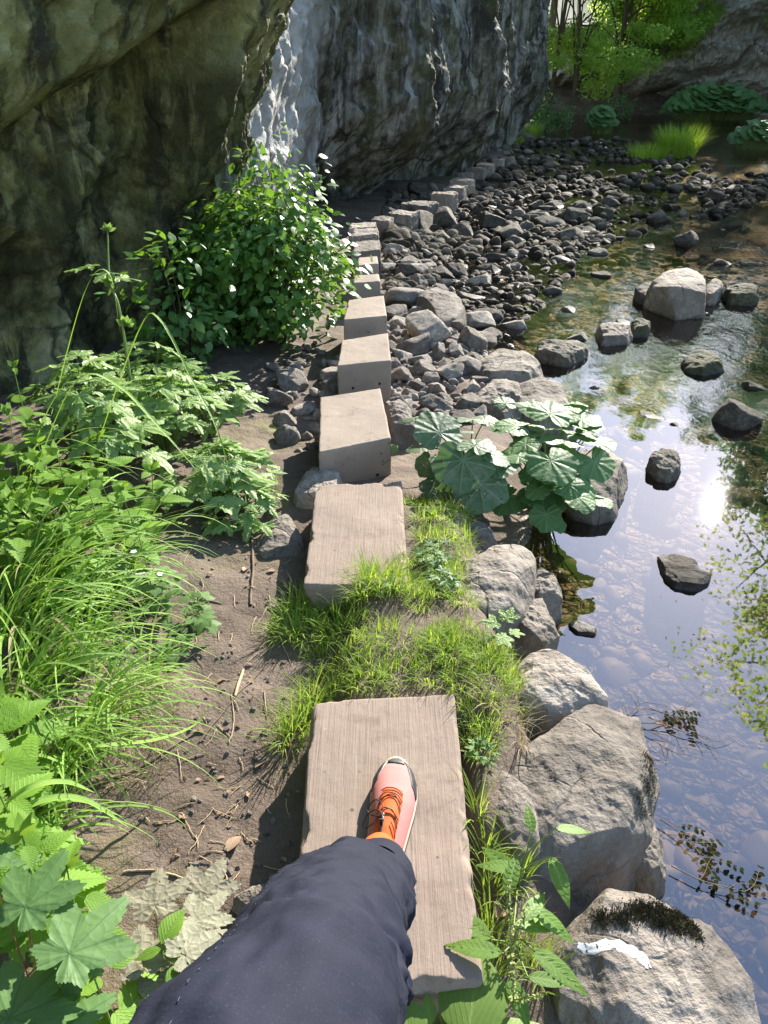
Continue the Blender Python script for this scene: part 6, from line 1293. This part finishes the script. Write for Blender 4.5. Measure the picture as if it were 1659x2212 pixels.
stick([(430, 1600), (530, 1480), (600, 1400)], .003, .0015, 'thin dark root crossing the mud toward the grass')
stick([(205, 1700), (330, 1640), (430, 1575)], .006, .002, 'long dark branch lying along the edge of the mud')
stick([(265, 1880), (340, 1878), (420, 1895)], .003, .002, 'straw bundle above the withered sycamore leaves', 'straw', 'straw', kinks=.001)
stick([(508, 1505), (520, 1455), (524, 1440)], .005, .005, 'short flat splinter of pale wood on the mud', 'straw', 'splinter', kinks=0, cat='splinter')
stick([(495, 1600), (505, 1560), (500, 1500)], .0018, .001, 'thin bent straw beside the pale splinter', 'straw', 'straw')
for k in range(85):
    px = U_(300, 640); py = U_(1150, 1900); a = U_(0, 3.14); L = U_(15, 60)
    if px < 400 and py < 1500: continue
    stick([(px, py), (px+cos(a)*L*.5+U_(-4, 4), py+sin(a)*L*.5), (px+cos(a)*L, py+sin(a)*L)], .0014, .0008, 'short dry straw lying on the mud path', 'straw', 'straw', 'straws on the mud path', cat='straw')
for k in range(90):
    px = U_(400, 640); py = U_(1120, 1880)
    p = W(px, py, -.12); s = U_(.004, .012); placed_rock(RG.integers(12), p[0], p[1], hfast(p[0], p[1])+s*.2, s, s*.8, s*.6, U_(0, 6), 'rubble', 'pea sized pebble pressed into the mud path', 'pebbles in the mud path', 'pebble')
for k in range(26):
    px = U_(1230, 1650); py = U_(1120, 1900)
    p = W(px, py, WATER); b_ = Bag(); az = U_(0, 6.3); place(b_, DL[0], (0, 0, 0), (cos(az), sin(az), 0), (U_(-.1, .1), U_(-.1, .1), 1), U_(.004, .011), U_(.4, 1)); o = b_.build('floating_scrap', M['deadleaf']); o.location = (p[0], p[1], WATER+.0025); tag(o, 'tiny pale scrap floating on the calm water', 'scrap', 'scraps floating on the calm water')
# bare branch lying in the water and dark leaves added as leaf reflections on it
def branch_net(px, py, ang, L, depth, z, bag, r, leaves=None, zj=.01):
    p = W(px, py, z) if not isinstance(px, np.ndarray) else px
    pts = [p]; a = ang
    for k in range(5): a += U_(-.28, .28); pts.append(pts[-1]+np.array([cos(a), sin(a), U_(-zj, zj)*.6])*L/5)
    pts = np.array(pts); pts[:, 2] = np.maximum(pts[:, 2], z-.004); v_, f_, u_ = tube(smoothpath(pts, 12), np.linspace(r, r*.45, 12), 5); bag.add(v_, f_, u_)
    if leaves is not None and depth <= 1:
        for q in pts[2:]:
            for s in (-1, 1):
                az = a+s*U_(.5, 1.3); place(leaves, OV[1], q, (cos(az), sin(az), U_(-.1, .1)), (U_(-.2, .2), U_(-.2, .2), 1), U_(.010, .019), U_(0, .4), 1.1)
    if depth > 0:
        for k in (1, 2, 3, 4, 5):
            if RG.random() < .85: branch_net(pts[k], None, a+random.choice([-1, 1])*U_(.4, 1.0), L*.55, depth-1, z, bag, r*.6, leaves, zj)
b = Bag(); p = W(1268, 1560, WATER+.015); branch_net(p, None, radians(-12), .26, 2, WATER+.008, b, .0032); branch_net(p, None, radians(-45), .24, 2, WATER+.008, b, .0028)
o = b.build('dead_branch', M['wetwood'] if 'wetwood' in M else M['twig'], None, p); o.location = tuple(p); tag(o, 'bare many forked dead branch lying in the calm water beside the domed boulder', 'branch')
for (px, py, ang, L, lb) in [(1405, 1530, -20, .12, 'small dark leaf reflection, added as leaves, behind the veined boulder'), (1425, 1770, -50, .15, 'dark leaf reflection, added as leaves, between the two largest boulders'), (1450, 1870, -40, .18, 'dark leaf reflection, added as leaves, above the painted boulder')]:
    b = Bag(); lv = Bag(); p = W(px, py, WATER+.02); root = empty('reflected_leaves', p); tag(root, lb, 'leaf_reflection', 'added leaf reflections on the calm water'); branch_net(p, None, radians(ang), L, 1, WATER+.015, b, .002, lv, .03)
    b.build('stem', M['twig'], root, p); lv.build('foliage', M['leaf_reflection'], root, p)  # stems and foliage of the added leaf reflections
